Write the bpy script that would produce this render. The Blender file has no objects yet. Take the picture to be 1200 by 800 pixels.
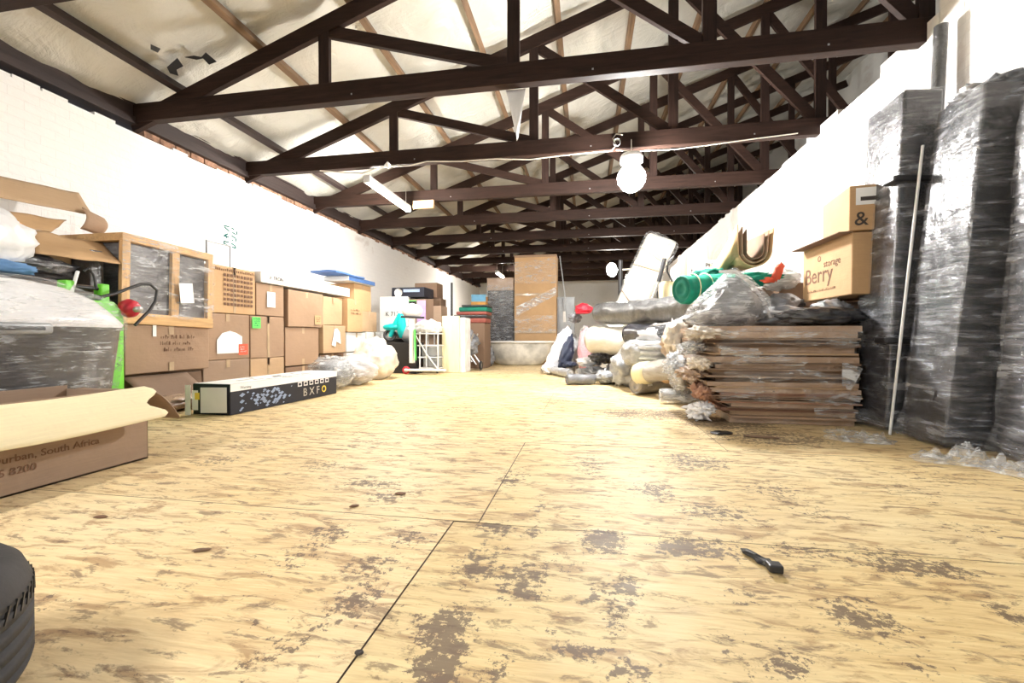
import bpy, bmesh, math, random
from mathutils import Vector, Matrix, Euler, noise
R = math.radians
SC = bpy.context.scene
COL = SC.collection
rnd = random.Random(7)

# ------------------------------------------------------------------ camera model (used to read places off the photograph)
F, YAW, PIT, CH = 505.26, .1706, -.0105, .68
def ray(x, y):
    a = (x-600)/F; b = (400-y)/F
    w = math.cos(PIT)-b*math.sin(PIT); z = math.sin(PIT)+b*math.cos(PIT)
    return (a*math.cos(YAW)-w*math.sin(YAW), a*math.sin(YAW)+w*math.cos(YAW), z)
def atY(x, y, Y): r = ray(x, y); t = Y/r[1]; return Vector((r[0]*t, Y, CH+r[2]*t))
def atX(x, y, X): r = ray(x, y); t = X/r[0]; return Vector((X, r[1]*t, CH+r[2]*t))
def fl(x, y, z=0.0): r = ray(x, y); t = (z-CH)/r[2]; return Vector((r[0]*t, r[1]*t, z))

# ------------------------------------------------------------------ materials
MATS = {}
class NT:
    def __init__(s, name):
        s.m = bpy.data.materials.new(name); s.m.use_nodes = True
        s.t = s.m.node_tree; s.t.nodes.clear()
        s.out = s.n('ShaderNodeOutputMaterial')
    def n(s, typ, **kw):
        nd = s.t.nodes.new(typ)
        for k, v in kw.items():
            if hasattr(nd, k): setattr(nd, k, v)
        return nd
    def l(s, a, b): s.t.links.new(a, b)
    def coords(s, scale=(1, 1, 1), rot=(0, 0, 0)):
        tc = s.n('ShaderNodeTexCoord'); mp = s.n('ShaderNodeMapping')
        mp.inputs['Scale'].default_value = scale; mp.inputs['Rotation'].default_value = rot
        s.l(tc.outputs['Object'], mp.inputs['Vector']); return mp.outputs['Vector']
    def noise(s, vec, scale, detail=4, rough=.55, dist=0):
        nd = s.n('ShaderNodeTexNoise'); nd.inputs['Scale'].default_value = scale
        nd.inputs['Detail'].default_value = detail; nd.inputs['Roughness'].default_value = rough
        nd.inputs['Distortion'].default_value = dist
        s.l(vec, nd.inputs['Vector']); return nd.outputs['Fac']
    def ramp(s, fac, stops):
        nd = s.n('ShaderNodeValToRGB'); e = nd.color_ramp.elements
        e[0].position, e[0].color = stops[0][0], tuple(stops[0][1])+(1,)
        e[1].position, e[1].color = stops[-1][0], tuple(stops[-1][1])+(1,)
        for p, c in stops[1:-1]:
            q = e.new(p); q.color = tuple(c)+(1,)
        s.l(fac, nd.inputs['Fac']); return nd.outputs['Color']
    def mix(s, fac, a, b, mode='MIX'):
        nd = s.n('ShaderNodeMix'); nd.data_type = 'RGBA'; nd.blend_type = mode
        for sock, v in ((nd.inputs[0], fac), (nd.inputs[6], a), (nd.inputs[7], b)):
            if hasattr(v, 'node'): s.l(v, sock)
            elif isinstance(v, (int, float)): sock.default_value = v
            else: sock.default_value = tuple(v)+(1,)
        return nd.outputs[2]
    def bump(s, h, strength=.3, dist=.01, normal=None):
        nd = s.n('ShaderNodeBump'); nd.inputs['Strength'].default_value = strength
        nd.inputs['Distance'].default_value = dist; s.l(h, nd.inputs['Height'])
        if normal: s.l(normal, nd.inputs['Normal'])
        return nd.outputs['Normal']
    def pr(s, col=None, rough=.6, metal=0, nrm=None, coat=0, coatrough=.1, spec=.5, coatn=None, connect=True):
        p = s.n('ShaderNodeBsdfPrincipled')
        if col is not None:
            if hasattr(col, 'node'): s.l(col, p.inputs['Base Color'])
            else: p.inputs['Base Color'].default_value = tuple(col)+(1,)
        p.inputs['Roughness'].default_value = rough; p.inputs['Metallic'].default_value = metal
        p.inputs['Coat Weight'].default_value = coat; p.inputs['Coat Roughness'].default_value = coatrough
        p.inputs['Specular IOR Level'].default_value = spec
        if nrm: s.l(nrm, p.inputs['Normal'])
        if coatn: s.l(coatn, p.inputs['Coat Normal'])
        if connect: s.l(p.outputs[0], s.out.inputs['Surface'])
        return p

def flat(name, col, rough=.6, metal=0, var=.12, scale=6, bs=40, bump=.15, coat=0):
    if name in MATS: return MATS[name]
    t = NT(name); v = t.coords()
    n = t.noise(v, scale)
    dark = [c*(1-var*1.6) for c in col]; lite = [min(1, c*(1+var)) for c in col]
    c = t.ramp(n, [(.3, dark), (.7, lite)])
    nb = t.bump(t.noise(v, bs), bump, .004)
    t.pr(c, rough, metal, nb, coat); MATS[name] = t.m; return t.m

def card(name, col, dirt=.12):
    t = NT(name); v = t.coords((1, 1, 1))
    big = t.noise(v, 2.2, 3); fib = t.noise(t.coords((4, 4, 90)), 2, 2)
    c = t.ramp(big, [(.3, [x*(1-dirt) for x in col]), (.7, [min(1, x*1.06) for x in col])])
    c = t.mix(.18, c, t.ramp(fib, [(.3, [x*.7 for x in col]), (.7, [min(1, x*1.15) for x in col])]))
    scf = t.noise(v, 14, 6, .7)
    c = t.mix(t.ramp(scf, [(.62, (0, 0, 0)), (.8, (.35, .35, .35))]), c, [x*.55 for x in col])
    t.pr(c, .78, 0, t.bump(t.noise(t.coords((1, 1, 1)), 5, 4), .35, .02)); MATS[name] = t.m; return t.m

def wood(name, col, dark=.5, scale=(1, 12, 12), rough=.65, var=.3):
    t = NT(name); v = t.coords(scale)
    n = t.noise(v, 2.5, 6, .65, .6); n2 = t.noise(t.coords(), 1.7, 3)
    c = t.ramp(n, [(.3, [x*dark for x in col]), (.7, [min(1, x*(1+var)) for x in col])])
    c = t.mix(t.ramp(n2, [(.35, (0, 0, 0)), (.75, (.6, .6, .6))]), c, [x*.55 for x in col])
    t.pr(c, rough, 0, t.bump(n, .35, .006), spec=.2 if 'beam' in name else .5); MATS[name] = t.m; return t.m

def film(name, base, haze=(.62, .63, .66), amount=.3, stretch=(1.3, 1.3, 7), rot=(0, .25, .2), scale=7, coat=1, rough=.34, bstr=.9):
    """an object wrapped in stretch film: pleated clear coat over what it covers, with milky folds"""
    t = NT(name); v = t.coords(stretch, rot)
    n = t.noise(v, scale, 6, .62, .8)
    n2 = t.noise(t.coords((1, 1, 1)), 3.2, 5, .6, .5)
    m = t.n('ShaderNodeMath', operation='MULTIPLY'); t.l(n, m.inputs[0]); t.l(n2, m.inputs[1])
    fac = t.ramp(m.outputs[0], [(.2, (amount*.15,)*3), (.32, (amount*.6,)*3), (.5, (min(1, amount*1.6),)*3)])
    c = t.mix(fac, base, haze)
    nb = t.bump(n, bstr, .03, t.bump(n2, .6, .08))
    t.pr(c, rough, 0, t.bump(n2, .5, .05), coat, .12, .6, nb); MATS[name] = t.m; return t.m

def clear(name, lo=.25, hi=.75, tint=(.9, .92, .94), scale=9, stretch=(1, 1, 2.5), glossrough=.12):
    t = NT(name); v = t.coords(stretch, (.3, .2, .4))
    n = t.noise(v, scale, 6, .6, 1.0)
    fine = t.noise(t.coords((stretch[0]*1.2, stretch[1]*1.2, stretch[2]*5), (.45, .15, .2)), scale*.8, 5, .65, .5)
    m = t.n('ShaderNodeMath', operation='MULTIPLY_ADD'); t.l(fine, m.inputs[0]); m.inputs[1].default_value = .7; t.l(n, m.inputs[2])
    n = m.outputs[0]
    fac = t.ramp(n, [(.80, (lo,)*3), (.92, (lo+(hi-lo)*.35,)*3), (1.02, (hi,)*3)])
    nb = t.bump(n, .9, .03)
    p = t.pr(tint, .35, 0, nb, 1, glossrough, .6, nb, connect=False)
    tr = t.n('ShaderNodeBsdfTransparent'); mx = t.n('ShaderNodeMixShader')
    t.l(fac, mx.inputs[0]); t.l(tr.outputs[0], mx.inputs[1]); t.l(p.outputs[0], mx.inputs[2])
    t.l(mx.outputs[0], t.out.inputs['Surface']); MATS[name] = t.m; return t.m

def emit(name, col, s):
    t = NT(name); e = t.n('ShaderNodeEmission'); e.inputs[0].default_value = tuple(col)+(1,); e.inputs[1].default_value = s
    t.l(e.outputs[0], t.out.inputs['Surface']); MATS[name] = t.m; return t.m

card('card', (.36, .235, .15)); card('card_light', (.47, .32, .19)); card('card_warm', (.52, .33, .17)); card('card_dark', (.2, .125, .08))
card('card_grey', (.33, .23, .16)); card('card_pale', (.80, .70, .46), .05); card('card_white', (.66, .66, .65), .04); card('card_red', (.36, .19, .12))
wood('beam', (.033, .016, .011), .45); wood('beam_post', (.03, .015, .011), .45, (12, 12, 1)); wood('purlin', (.2, .12, .065), .5, (12, 1, 12))
wood('purlin_dark', (.035, .02, .018), .5, (12, 1, 12)); wood('pine', (.62, .38, .17), .7, (10, 1, 10)); wood('pine_z', (.62, .38, .17), .7, (10, 10, 1))
wood('board_pale', (.86, .78, .50), .85, (9, 9, 1), var=.1); wood('dark_wood', (.12, .075, .05), .5)
flat('white_plastic', (.80, .80, .79), .35); flat('white_paper', (.86, .86, .85), .7, var=.03); flat('black', (.02, .02, .022), .4)
flat('black_gloss', (.015, .015, .018), .2, coat=.6); flat('rubber', (.028, .026, .028), .75, var=.35, scale=5, bump=.25, bs=60)
flat('grey_metal', (.33, .34, .35), .4, .3); flat('steel', (.55, .55, .56), .3, .8); flat('enamel', (.86, .85, .82), .15, var=.05, coat=.8)
flat('enamel_grey', (.66, .64, .58), .32, var=.3, scale=3, coat=.4); flat('green', (.16, .62, .04), .4); flat('teal', (.0, .52, .52), .35)
flat('green_cloth', (.0, .27, .17), .75, var=.25, scale=9, bs=90, bump=.4); flat('green_dark', (.0, .15, .10), .8)
flat('red', (.55, .02, .04), .45); flat('orange', (.9, .16, .03), .6); flat('orange_red', (.8, .12, .06), .6); flat('label_green', (.12, .62, .12), .6)
flat('pink', (.75, .33, .36), .5); flat('blue', (.05, .12, .30), .5); flat('blue_dark', (.008, .01, .022), .5); flat('sky_blue', (.2, .5, .75), .5)
flat('purple', (.52, .35, .62), .5); flat('poster_orange', (.85, .42, .1), .5); flat('ink', (.05, .04, .035), .7); flat('ink_brown', (.19, .10, .06), .8)
flat('ink_green', (.0, .10, .09), .8); flat('tape', (.46, .33, .2), .3, coat=.6); flat('tape_clear', (.66, .52, .36), .22, coat=.8); flat('yellow', (.8, .6, .08), .5)
flat('bag_white', (.80, .80, .82), .38, var=.08, scale=5, bump=.6, bs=14, coat=.4); flat('bag_cream', (.76, .68, .58), .45, var=.2, scale=5, bump=.6, bs=14, coat=.3)
flat('navy', (.03, .04, .075), .6); flat('blue_cloth', (.10, .22, .42), .8); flat('brick', (.36, .2, .13), .9, var=.4, scale=12, bump=.6, bs=30)
flat('plaster_cream', (.8, .72, .5), .8); flat('hose', (.02, .02, .02), .45); flat('maroon', (.28, .07, .05), .6); flat('wire', (.62, .58, .5), .5)
film('film_black', (.014, .014, .02), (.30, .31, .36), .03, (1.2, 1.2, 14), (.35, .1, .1), scale=3.5, rough=.22, bstr=1)
film('film_dark', (.016, .016, .023), (.3, .31, .36), .03, (1.2, 1.2, 14), (.3, .1, .1), scale=3.5, rough=.22, bstr=1)
film('film_silver', (.10, .105, .12), (.7, .72, .76), .42, (1, 1, 2))
film('film_grey', (.045, .045, .045), (.5, .5, .51), .17, (3, 1.3, 1.3))
film('film_bright', (.24, .25, .26), (.88, .88, .88), .55, (1, 1, 2))
film('film_brown', (.35, .22, .13), (.7, .63, .57), .3, (1, 1, 2))
film('film_cream', (.58, .54, .44), (.8, .8, .78), .4, bstr=.5)
film('film_crate', (.05, .045, .05), (.7, .71, .75), .22, (1.2, 1.5, 9), scale=5)
film('film_tube', (.26, .23, .19), (.75, .74, .72), .3, (1, 1, 6))
film('bin_bag', (.012, .012, .015), (.1, .1, .12), .3, (1, 1, 1.5), scale=9, bstr=1)
clear('clear_film', .07, .42, scale=5, stretch=(1.2, 1.2, 5)); clear('clear_haze', .22, .85, (.86, .88, .9), 6); clear('clear_thin', .05, .42, scale=5); clear('clear_dense', .55, .95, (.9, .9, .92), 5)

# painted brick
def brickwall(name, axis, tint=(.84, .82, .80), dirt=(.42, .32, .26), dirtpos=(.62, .8)):
    t = NT(name); tc = t.n('ShaderNodeTexCoord'); sp = t.n('ShaderNodeSeparateXYZ'); cb = t.n('ShaderNodeCombineXYZ')
    t.l(tc.outputs['Object'], sp.inputs[0]); t.l(sp.outputs[axis], cb.inputs[0]); t.l(sp.outputs[2], cb.inputs[1])
    br = t.n('ShaderNodeTexBrick'); t.l(cb.outputs[0], br.inputs['Vector'])
    br.inputs['Scale'].default_value = 1; br.inputs['Brick Width'].default_value = .23; br.inputs['Row Height'].default_value = .085
    br.inputs['Mortar Size'].default_value = .005; br.inputs['Mortar Smooth'].default_value = .6
    br.inputs['Color1'].default_value = (*tint, 1); br.inputs['Color2'].default_value = (*[c*.98 for c in tint], 1)
    br.inputs['Mortar'].default_value = (*[c*.94 for c in tint], 1)
    n = t.noise(tc.outputs['Object'], 1.1, 7, .65, .6); n2 = t.noise(tc.outputs['Object'], 24, 4)
    f = t.ramp(n, [(dirtpos[0], (0, 0, 0)), (dirtpos[1], (.8, .8, .8))])
    c = t.mix(f, br.outputs['Color'], dirt)
    inv = t.n('ShaderNodeInvert'); t.l(br.outputs['Fac'], inv.inputs['Color'])
    nb = t.bump(inv.outputs[0], .35, .008, t.bump(n2, .5, .01, t.bump(n, .6, .06)))
    t.pr(c, .75, 0, nb, spec=.3); MATS[name] = t.m; return t.m
brickwall('brick_left', 1); brickwall('brick_right', 1, (.84, .81, .78), (.5, .38, .31), (.52, .70)); brickwall('brick_far', 0, (.74, .74, .73))

# roof lining: crumpled off-white foil
t = NT('lining'); v = t.coords((1, 1, 1)); n = t.noise(v, 2.2, 7, .6, 1.2); n2 = t.noise(v, .8, 3)
n3 = t.noise(t.coords((.6, 5, 1)), 3, 4, .6, .4)
c = t.ramp(n2, [(.3, (.58, .57, .51)), (.7, (.72, .71, .66))]); c = t.mix(t.ramp(n, [(.60, (0, 0, 0)), (.75, (.5, .5, .5))]), c, (.50, .46, .38))
t.pr(c, .42, .25, t.bump(n, .7, .07, t.bump(n3, .4, .04))); MATS['lining'] = t.m

# plywood floor: worn sheets; the attribute "stain" holds dark scuffs, "sheet" a tint for each sheet
t = NT('plywood'); v = t.coords()
at = t.n('ShaderNodeAttribute', attribute_name='stain'); sh = t.n('ShaderNodeAttribute', attribute_name='sheet')
grain = t.noise(t.coords((1.6, 16, 1)), 2.0, 7, .65, .8); fine = t.noise(t.coords((5, 60, 1)), 3, 4, .6)
cloud = t.noise(v, 1.3, 4); blot = t.noise(t.coords((2.2, 7.5, 1)), 2.2, 8, .68, .9); blot2 = t.noise(t.coords((1.6, 4.5, 1)), 4.5, 9, .72, .5)
speck = t.noise(v, 38, 5, .75)
c = t.ramp(grain, [(.25, (.50, .33, .15)), (.48, (.72, .54, .27)), (.75, (.84, .70, .40))])
c = t.mix(.22, c, t.ramp(fine, [(.35, (.34, .22, .11)), (.65, (.82, .68, .42))]))
c = t.mix(t.ramp(cloud, [(.4, (0, 0, 0)), (.7, (.5, .5, .5))]), c, (.80, .70, .47))
c = t.mix(t.ramp(blot, [(.515, (0, 0, 0)), (.61, (.72, .72, .72))]), c, (.33, .19, .09))
c = t.mix(t.ramp(blot2, [(.55, (0, 0, 0)), (.61, (.72, .72, .72))]), c, (.17, .105, .07))
m = t.n('ShaderNodeMath', operation='ADD'); t.l(at.outputs['Fac'], m.inputs[0])
m2 = t.n('ShaderNodeMath', operation='MULTIPLY_ADD'); t.l(speck, m2.inputs[0]); m2.inputs[1].default_value = 2.1; m2.inputs[2].default_value = -1.05
t.l(m2.outputs[0], m.inputs[1])
m3 = t.n('ShaderNodeMath', operation='MULTIPLY_ADD'); t.l(blot, m3.inputs[0]); m3.inputs[1].default_value = .9; t.l(m.outputs[0], m3.inputs[2])
c = t.mix(t.ramp(m3.outputs[0], [(.74, (0, 0, 0)), (.84, (.85, .85, .85))]), c, (.12, .08, .06))
c = t.mix(1.0, c, sh.outputs['Color'], 'MULTIPLY')
nb = t.bump(grain, .25, .004, t.bump(speck, .2, .002))
p = t.pr(c, .46, 0, nb, spec=.4)
t.l(t.ramp(blot2, [(.3, (.48, .48, .48)), (.7, (.68, .68, .68))]), p.inputs['Roughness']); MATS['plywood'] = t.m

emit('lamp', (1, .98, .95), 330); emit('tube_lamp', (1, .95, .87), 260); emit('far_lamp', (1, .95, .85), 160)

# ------------------------------------------------------------------ mesh builder
class MB:
    def __init__(s): s.v = []; s.f = []; s.sm = []
    def add(s, vs, fs, smooth=False, M=None):
        o = len(s.v)
        s.v += [tuple(M @ Vector(p)) if M is not None else tuple(p) for p in vs]
        s.f += [tuple(i+o for i in f) for f in fs]; s.sm += [smooth]*len(fs); return s
    def box(s, a, b, M=None):
        x0, y0, z0 = a; x1, y1, z1 = b
        return s.add([(x0, y0, z0), (x1, y0, z0), (x1, y1, z0), (x0, y1, z0), (x0, y0, z1), (x1, y0, z1), (x1, y1, z1), (x0, y1, z1)],
                     [(0, 3, 2, 1), (4, 5, 6, 7), (0, 1, 5, 4), (1, 2, 6, 5), (2, 3, 7, 6), (3, 0, 4, 7)], M=M)
    def bar(s, p, q, w, h, up=(0, 1, 0)):
        """rectangular bar from p to q; w along `up`, h across"""
        p = Vector(p); q = Vector(q); d = (q-p); L = d.length; d.normalize(); u = Vector(up); c = d.cross(u).normalized(); u = c.cross(d).normalized()
        M = Matrix.Translation(p) @ Matrix((d, u, c)).transposed().to_4x4()
        return s.box((0, -w/2, -h/2), (L, w/2, h/2), M)
    def bbox(s, a, b, r=.01, seg=2, jit=0, seed=1, cuts=0, M=None):
        bm = bmesh.new(); bmesh.ops.create_cube(bm, size=1)
        sz = [b[i]-a[i] for i in range(3)]; ce = [(a[i]+b[i])/2 for i in range(3)]
        for v in bm.verts: v.co = Vector([ce[i]+v.co[i]*sz[i] for i in range(3)])
        bmesh.ops.bevel(bm, geom=bm.edges[:], offset=min(r, min(abs(k) for k in sz)*.45), segments=seg, affect='EDGES', profile=.5)
        if cuts: bmesh.ops.subdivide_edges(bm, edges=[e for e in bm.edges if e.calc_length() > .06], cuts=cuts, use_grid_fill=True)
        if jit:
            for v in bm.verts:
                v.co += noise.noise_vector(v.co*3.0+Vector((seed*7.3, 0, 0)))*jit
        bm.verts.index_update()
        s.add([v.co[:] for v in bm.verts], [[v.index for v in f.verts] for f in bm.faces], False, M); bm.free(); return s
    def tube(s, pts, r, seg=10, caps=True):
        pts = [Vector(p) for p in pts]; n = len(pts); rr = r if isinstance(r, (list, tuple)) else [r]*n
        vs = []; prev = None
        for i, p in enumerate(pts):
            d = (pts[min(i+1, n-1)]-pts[max(i-1, 0)]).normalized()
            if prev is None: u = d.orthogonal().normalized()
            else: u = (prev-d*prev.dot(d)).normalized()
            prev = u; w = d.cross(u)
            for k in range(seg):
                a = 2*math.pi*k/seg; vs.append(tuple(p+(u*math.cos(a)+w*math.sin(a))*rr[i]))
        fs = [(i*seg+k, i*seg+(k+1) % seg, (i+1)*seg+(k+1) % seg, (i+1)*seg+k) for i in range(n-1) for k in range(seg)]
        s.add(vs, fs, True)
        if caps: s.add(vs[:seg], [tuple(range(seg))[::-1]]); s.add(vs[-seg:], [tuple(range(seg))])
        return s
    def lathe(s, prof, seg=32, M=None, smooth=True):
        vs = [(r*math.cos(2*math.pi*k/seg), r*math.sin(2*math.pi*k/seg), z) for r, z in prof for k in range(seg)]
        fs = [(i*seg+k, i*seg+(k+1) % seg, (i+1)*seg+(k+1) % seg, (i+1)*seg+k) for i in range(len(prof)-1) for k in range(seg)]
        return s.add(vs, fs, smooth, M)
    def blob(s, c, rad, seed=0, amp=.15, freq=3.0, zmin=None, sub=4, shape=None, sq=1.0):
        bm = bmesh.new(); bmesh.ops.create_icosphere(bm, subdivisions=sub, radius=1)
        for v in bm.verts:
            p = v.co.copy()
            if sq != 1: p = Vector([math.copysign(abs(k)**sq, k) for k in p])
            if shape: p = shape(p)
            d = 1+amp*noise.fractal(v.co*freq+Vector((seed*3.1, seed, 0)), .6, 2.1, 4)
            crease = abs(noise.noise(v.co*freq*1.7+Vector((0, seed*5.1, 2))))
            d -= amp*.5*(1-min(1, crease*5))
            v.co = Vector((c[0]+p.x*rad[0]*d, c[1]+p.y*rad[1]*d, c[2]+p.z*rad[2]*d))
            if zmin is not None and v.co.z < zmin: v.co.z = zmin
        bm.verts.index_update()
        s.add([v.co[:] for v in bm.verts], [[v.index for v in f.verts] for f in bm.faces], True); bm.free(); return s
    def sheet(s, fn, nu, nv, thick=0):
        vs = [fn(i/nu, j/nv) for i in range(nu+1) for j in range(nv+1)]
        fs = [(i*(nv+1)+j, (i+1)*(nv+1)+j, (i+1)*(nv+1)+j+1, i*(nv+1)+j+1) for i in range(nu) for j in range(nv)]
        return s.add(vs, fs, True)

def link(name, mb, mat, parent=None, origin=None, solid=0, bevel=0):
    me = bpy.data.meshes.new(name)
    vs = mb.v
    if origin is not None: o = Vector(origin); vs = [tuple(Vector(p)-o) for p in vs]
    me.from_pydata(vs, [], mb.f); me.validate(); me.polygons.foreach_set('use_smooth', mb.sm[:len(me.polygons)]); me.update()
    ob = bpy.data.objects.new(name, me); COL.objects.link(ob)
    me.materials.append(MATS[mat] if isinstance(mat, str) else mat)
    if origin is not None: ob.location = origin
    if solid: m = ob.modifiers.new('s', 'SOLIDIFY'); m.thickness = solid; m.offset = 0
    if bevel: m = ob.modifiers.new('b', 'BEVEL'); m.width = bevel; m.segments = 2; m.limit_method = 'ANGLE'
    if parent is not None:
        ob.parent = parent; ob.location = Vector(ob.location)-world(parent) if origin is not None else -world(parent)
    return ob
def world(o):
    v = Vector((0, 0, 0))
    while o is not None: v += Vector(o.location); o = o.parent
    return v
def tag(o, label, cat, group=None):
    o['label'] = label; o['category'] = cat
    if group: o['group'] = group
    return o
def thing(name, label, cat, loc, group=None):
    o = bpy.data.objects.new(name, None); COL.objects.link(o); o.location = loc; o.empty_display_size = .1
    return tag(o, label, cat, group)
def struct(name, mb, mat, **k):
    o = link(name, mb, mat, **k); o['kind'] = 'structure'; return o
def turn(o, rz=0, rx=0, ry=0): o.rotation_euler = Euler((rx, ry, rz)); return o

AX = {'+X': ((0, 1, 0), (0, 0, 1)), '-Y': ((1, 0, 0), (0, 0, 1)), '-X': ((0, -1, 0), (0, 0, 1)), '+Z': ((0, 1, 0), (-1, 0, 0)), 'Z': ((1, 0, 0), (0, 1, 0))}
def text(s, size, loc, facing, mat, parent, name='printed_text', off=.0025, align='LEFT', squash=1.0):
    cu = bpy.data.curves.new('t', 'FONT'); cu.body = s; cu.size = size; cu.align_x = align; cu.extrude = .0006; cu.offset = size*.004; cu.resolution_u = 3
    ob = bpy.data.objects.new('t', cu); COL.objects.link(ob)
    dg = bpy.context.evaluated_depsgraph_get(); me = bpy.data.meshes.new_from_object(ob.evaluated_get(dg))
    bpy.data.objects.remove(ob); bpy.data.curves.remove(cu)
    r, u = (Vector(AX[facing][0]), Vector(AX[facing][1])) if isinstance(facing, str) else (Vector(facing[0]).normalized(), Vector(facing[1]).normalized())
    n = r.cross(u)
    M = Matrix((r*squash, u, n)).transposed().to_4x4()
    me.transform(M); me.materials.clear(); me.materials.append(MATS[mat])
    o = bpy.data.objects.new(name, me); COL.objects.link(o); p = Vector(loc)+n*off
    if parent: o.parent = parent; p = p-world(parent)
    o.location = p; return o
def patch(name, c, r, u, w, h, mat, parent, off=.003, t=.0015, poly=None):
    """thin sticker / panel: centre c, right r, up u"""
    r = Vector(r).normalized(); u = Vector(u).normalized(); n = r.cross(u)
    M = Matrix.Translation(Vector(c)+n*off) @ Matrix((r, u, n)).transposed().to_4x4()
    mb = MB()
    if poly:
        k = len(poly)
        mb.add([(x*w, y*h, 0) for x, y in poly]+[(x*w, y*h, t) for x, y in poly], [tuple(range(k))[::-1], tuple(range(k, 2*k))]+[(i, (i+1) % k, k+(i+1) % k, k+i) for i in range(k)], M=M)
    else: mb.box((-w/2, -h/2, 0), (w/2, h/2, t), M)
    return link(name, mb, mat, parent)

def scribble(c, facing, w, rows, size, mat, parent, off=.004, seed=1, name='printed_lines'):
    """rows of word-like strokes for print too small to read; c = top left"""
    r, u = Vector(AX[facing][0]), Vector(AX[facing][1]); n = r.cross(u); rg = random.Random(seed)
    M = Matrix.Translation(Vector(c)+n*off) @ Matrix((r, u, n)).transposed().to_4x4(); mb = MB()
    for k in range(rows):
        x = rg.uniform(0, .15)*w; y = -size*1.7*k
        while x < w*rg.uniform(.8, 1):
            for j in range(rg.randint(3, 6)):
                if x > w: break
                h = size*rg.choice([.6, .6, 1]); mb.box((x, y-size, 0), (x+size*.16, y-size+h, .0006), M)
                if rg.random() < .6: mb.box((x, y-size+h*rg.choice([0, .45, .85]), 0), (x+size*.42, y-size+h*.9, .0006) if rg.random() < .3 else (x+size*.42, y-size+h, .0006), M)
                x += size*.62
            x += size*.6
    return link(name, mb, mat, parent)

def carton(a, b, label, mat='card', group=None, tapes=('x',), rz=0, jit=.004, seed=None, name='cardboard_box', cat='box', tapemat='tape', seam='+X'):
    """closed carton spanning world corners a..b, flap seam along its top, tape on the seam and down the face"""
    a = Vector(a); b = Vector(b); c = Vector(((a.x+b.x)/2, (a.y+b.y)/2, a.z)); seed = seed or rnd.random()*50
    mb = MB(); mb.bbox(a, (b.x, b.y, b.z-.008), .008, 2, jit, seed, 1)
    o = link(name, mb, mat, origin=c); tag(o, label, cat, group)
    fm = MB(); mx, my = c.x, c.y   # two outer flaps meeting in the middle
    if seam == '+X':
        fm.box((a.x+.004, a.y+.003, b.z-.012), (b.x-.004, my-.003, b.z-.003)); fm.box((a.x+.004, my+.003, b.z-.012), (b.x-.004, b.y-.003, b.z-.002))
    else:
        fm.box((a.x+.003, a.y+.004, b.z-.012), (mx-.003, b.y-.004, b.z-.003)); fm.box((mx+.003, a.y+.004, b.z-.012), (b.x-.003, b.y-.004, b.z-.002))
    link('top_flap', fm, mat, o)
    if tapes:
        tp = MB(); w = .026; e = jit*.6+.002
        if 'x' in tapes:
            tp.box((a.x, my-w, b.z-.003), (b.x+e, my+w, b.z)); tp.box((b.x+e-.001, my-w, b.z-.09), (b.x+e, my+w, b.z))
            if 'xx' in tapes: tp.box((b.x+e-.001, my-w, a.z+.004), (b.x+e, my+w, a.z+.09))
            if 'full' in tapes: tp.box((b.x+e-.001, my-w*.7, a.z+.004), (b.x+e, my+w*.7, b.z))
        if 'y' in tapes:
            tp.box((mx-w, a.y-e, b.z-.003), (mx+w, b.y, b.z)); tp.box((mx-w, a.y-e, b.z-.09), (mx+w, a.y-e+.001, b.z))
        if tp.v: link('packing_tape', tp, tapemat, o)
    if rz: turn(o, rz)
    return o

# ------------------------------------------------------------------ room shell
XL, XR, YF, YB = -5.0, 2.72, 20.0, -3.2
def rl(X): return 3.32+.348*(X+4.44)          # rafter line
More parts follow.
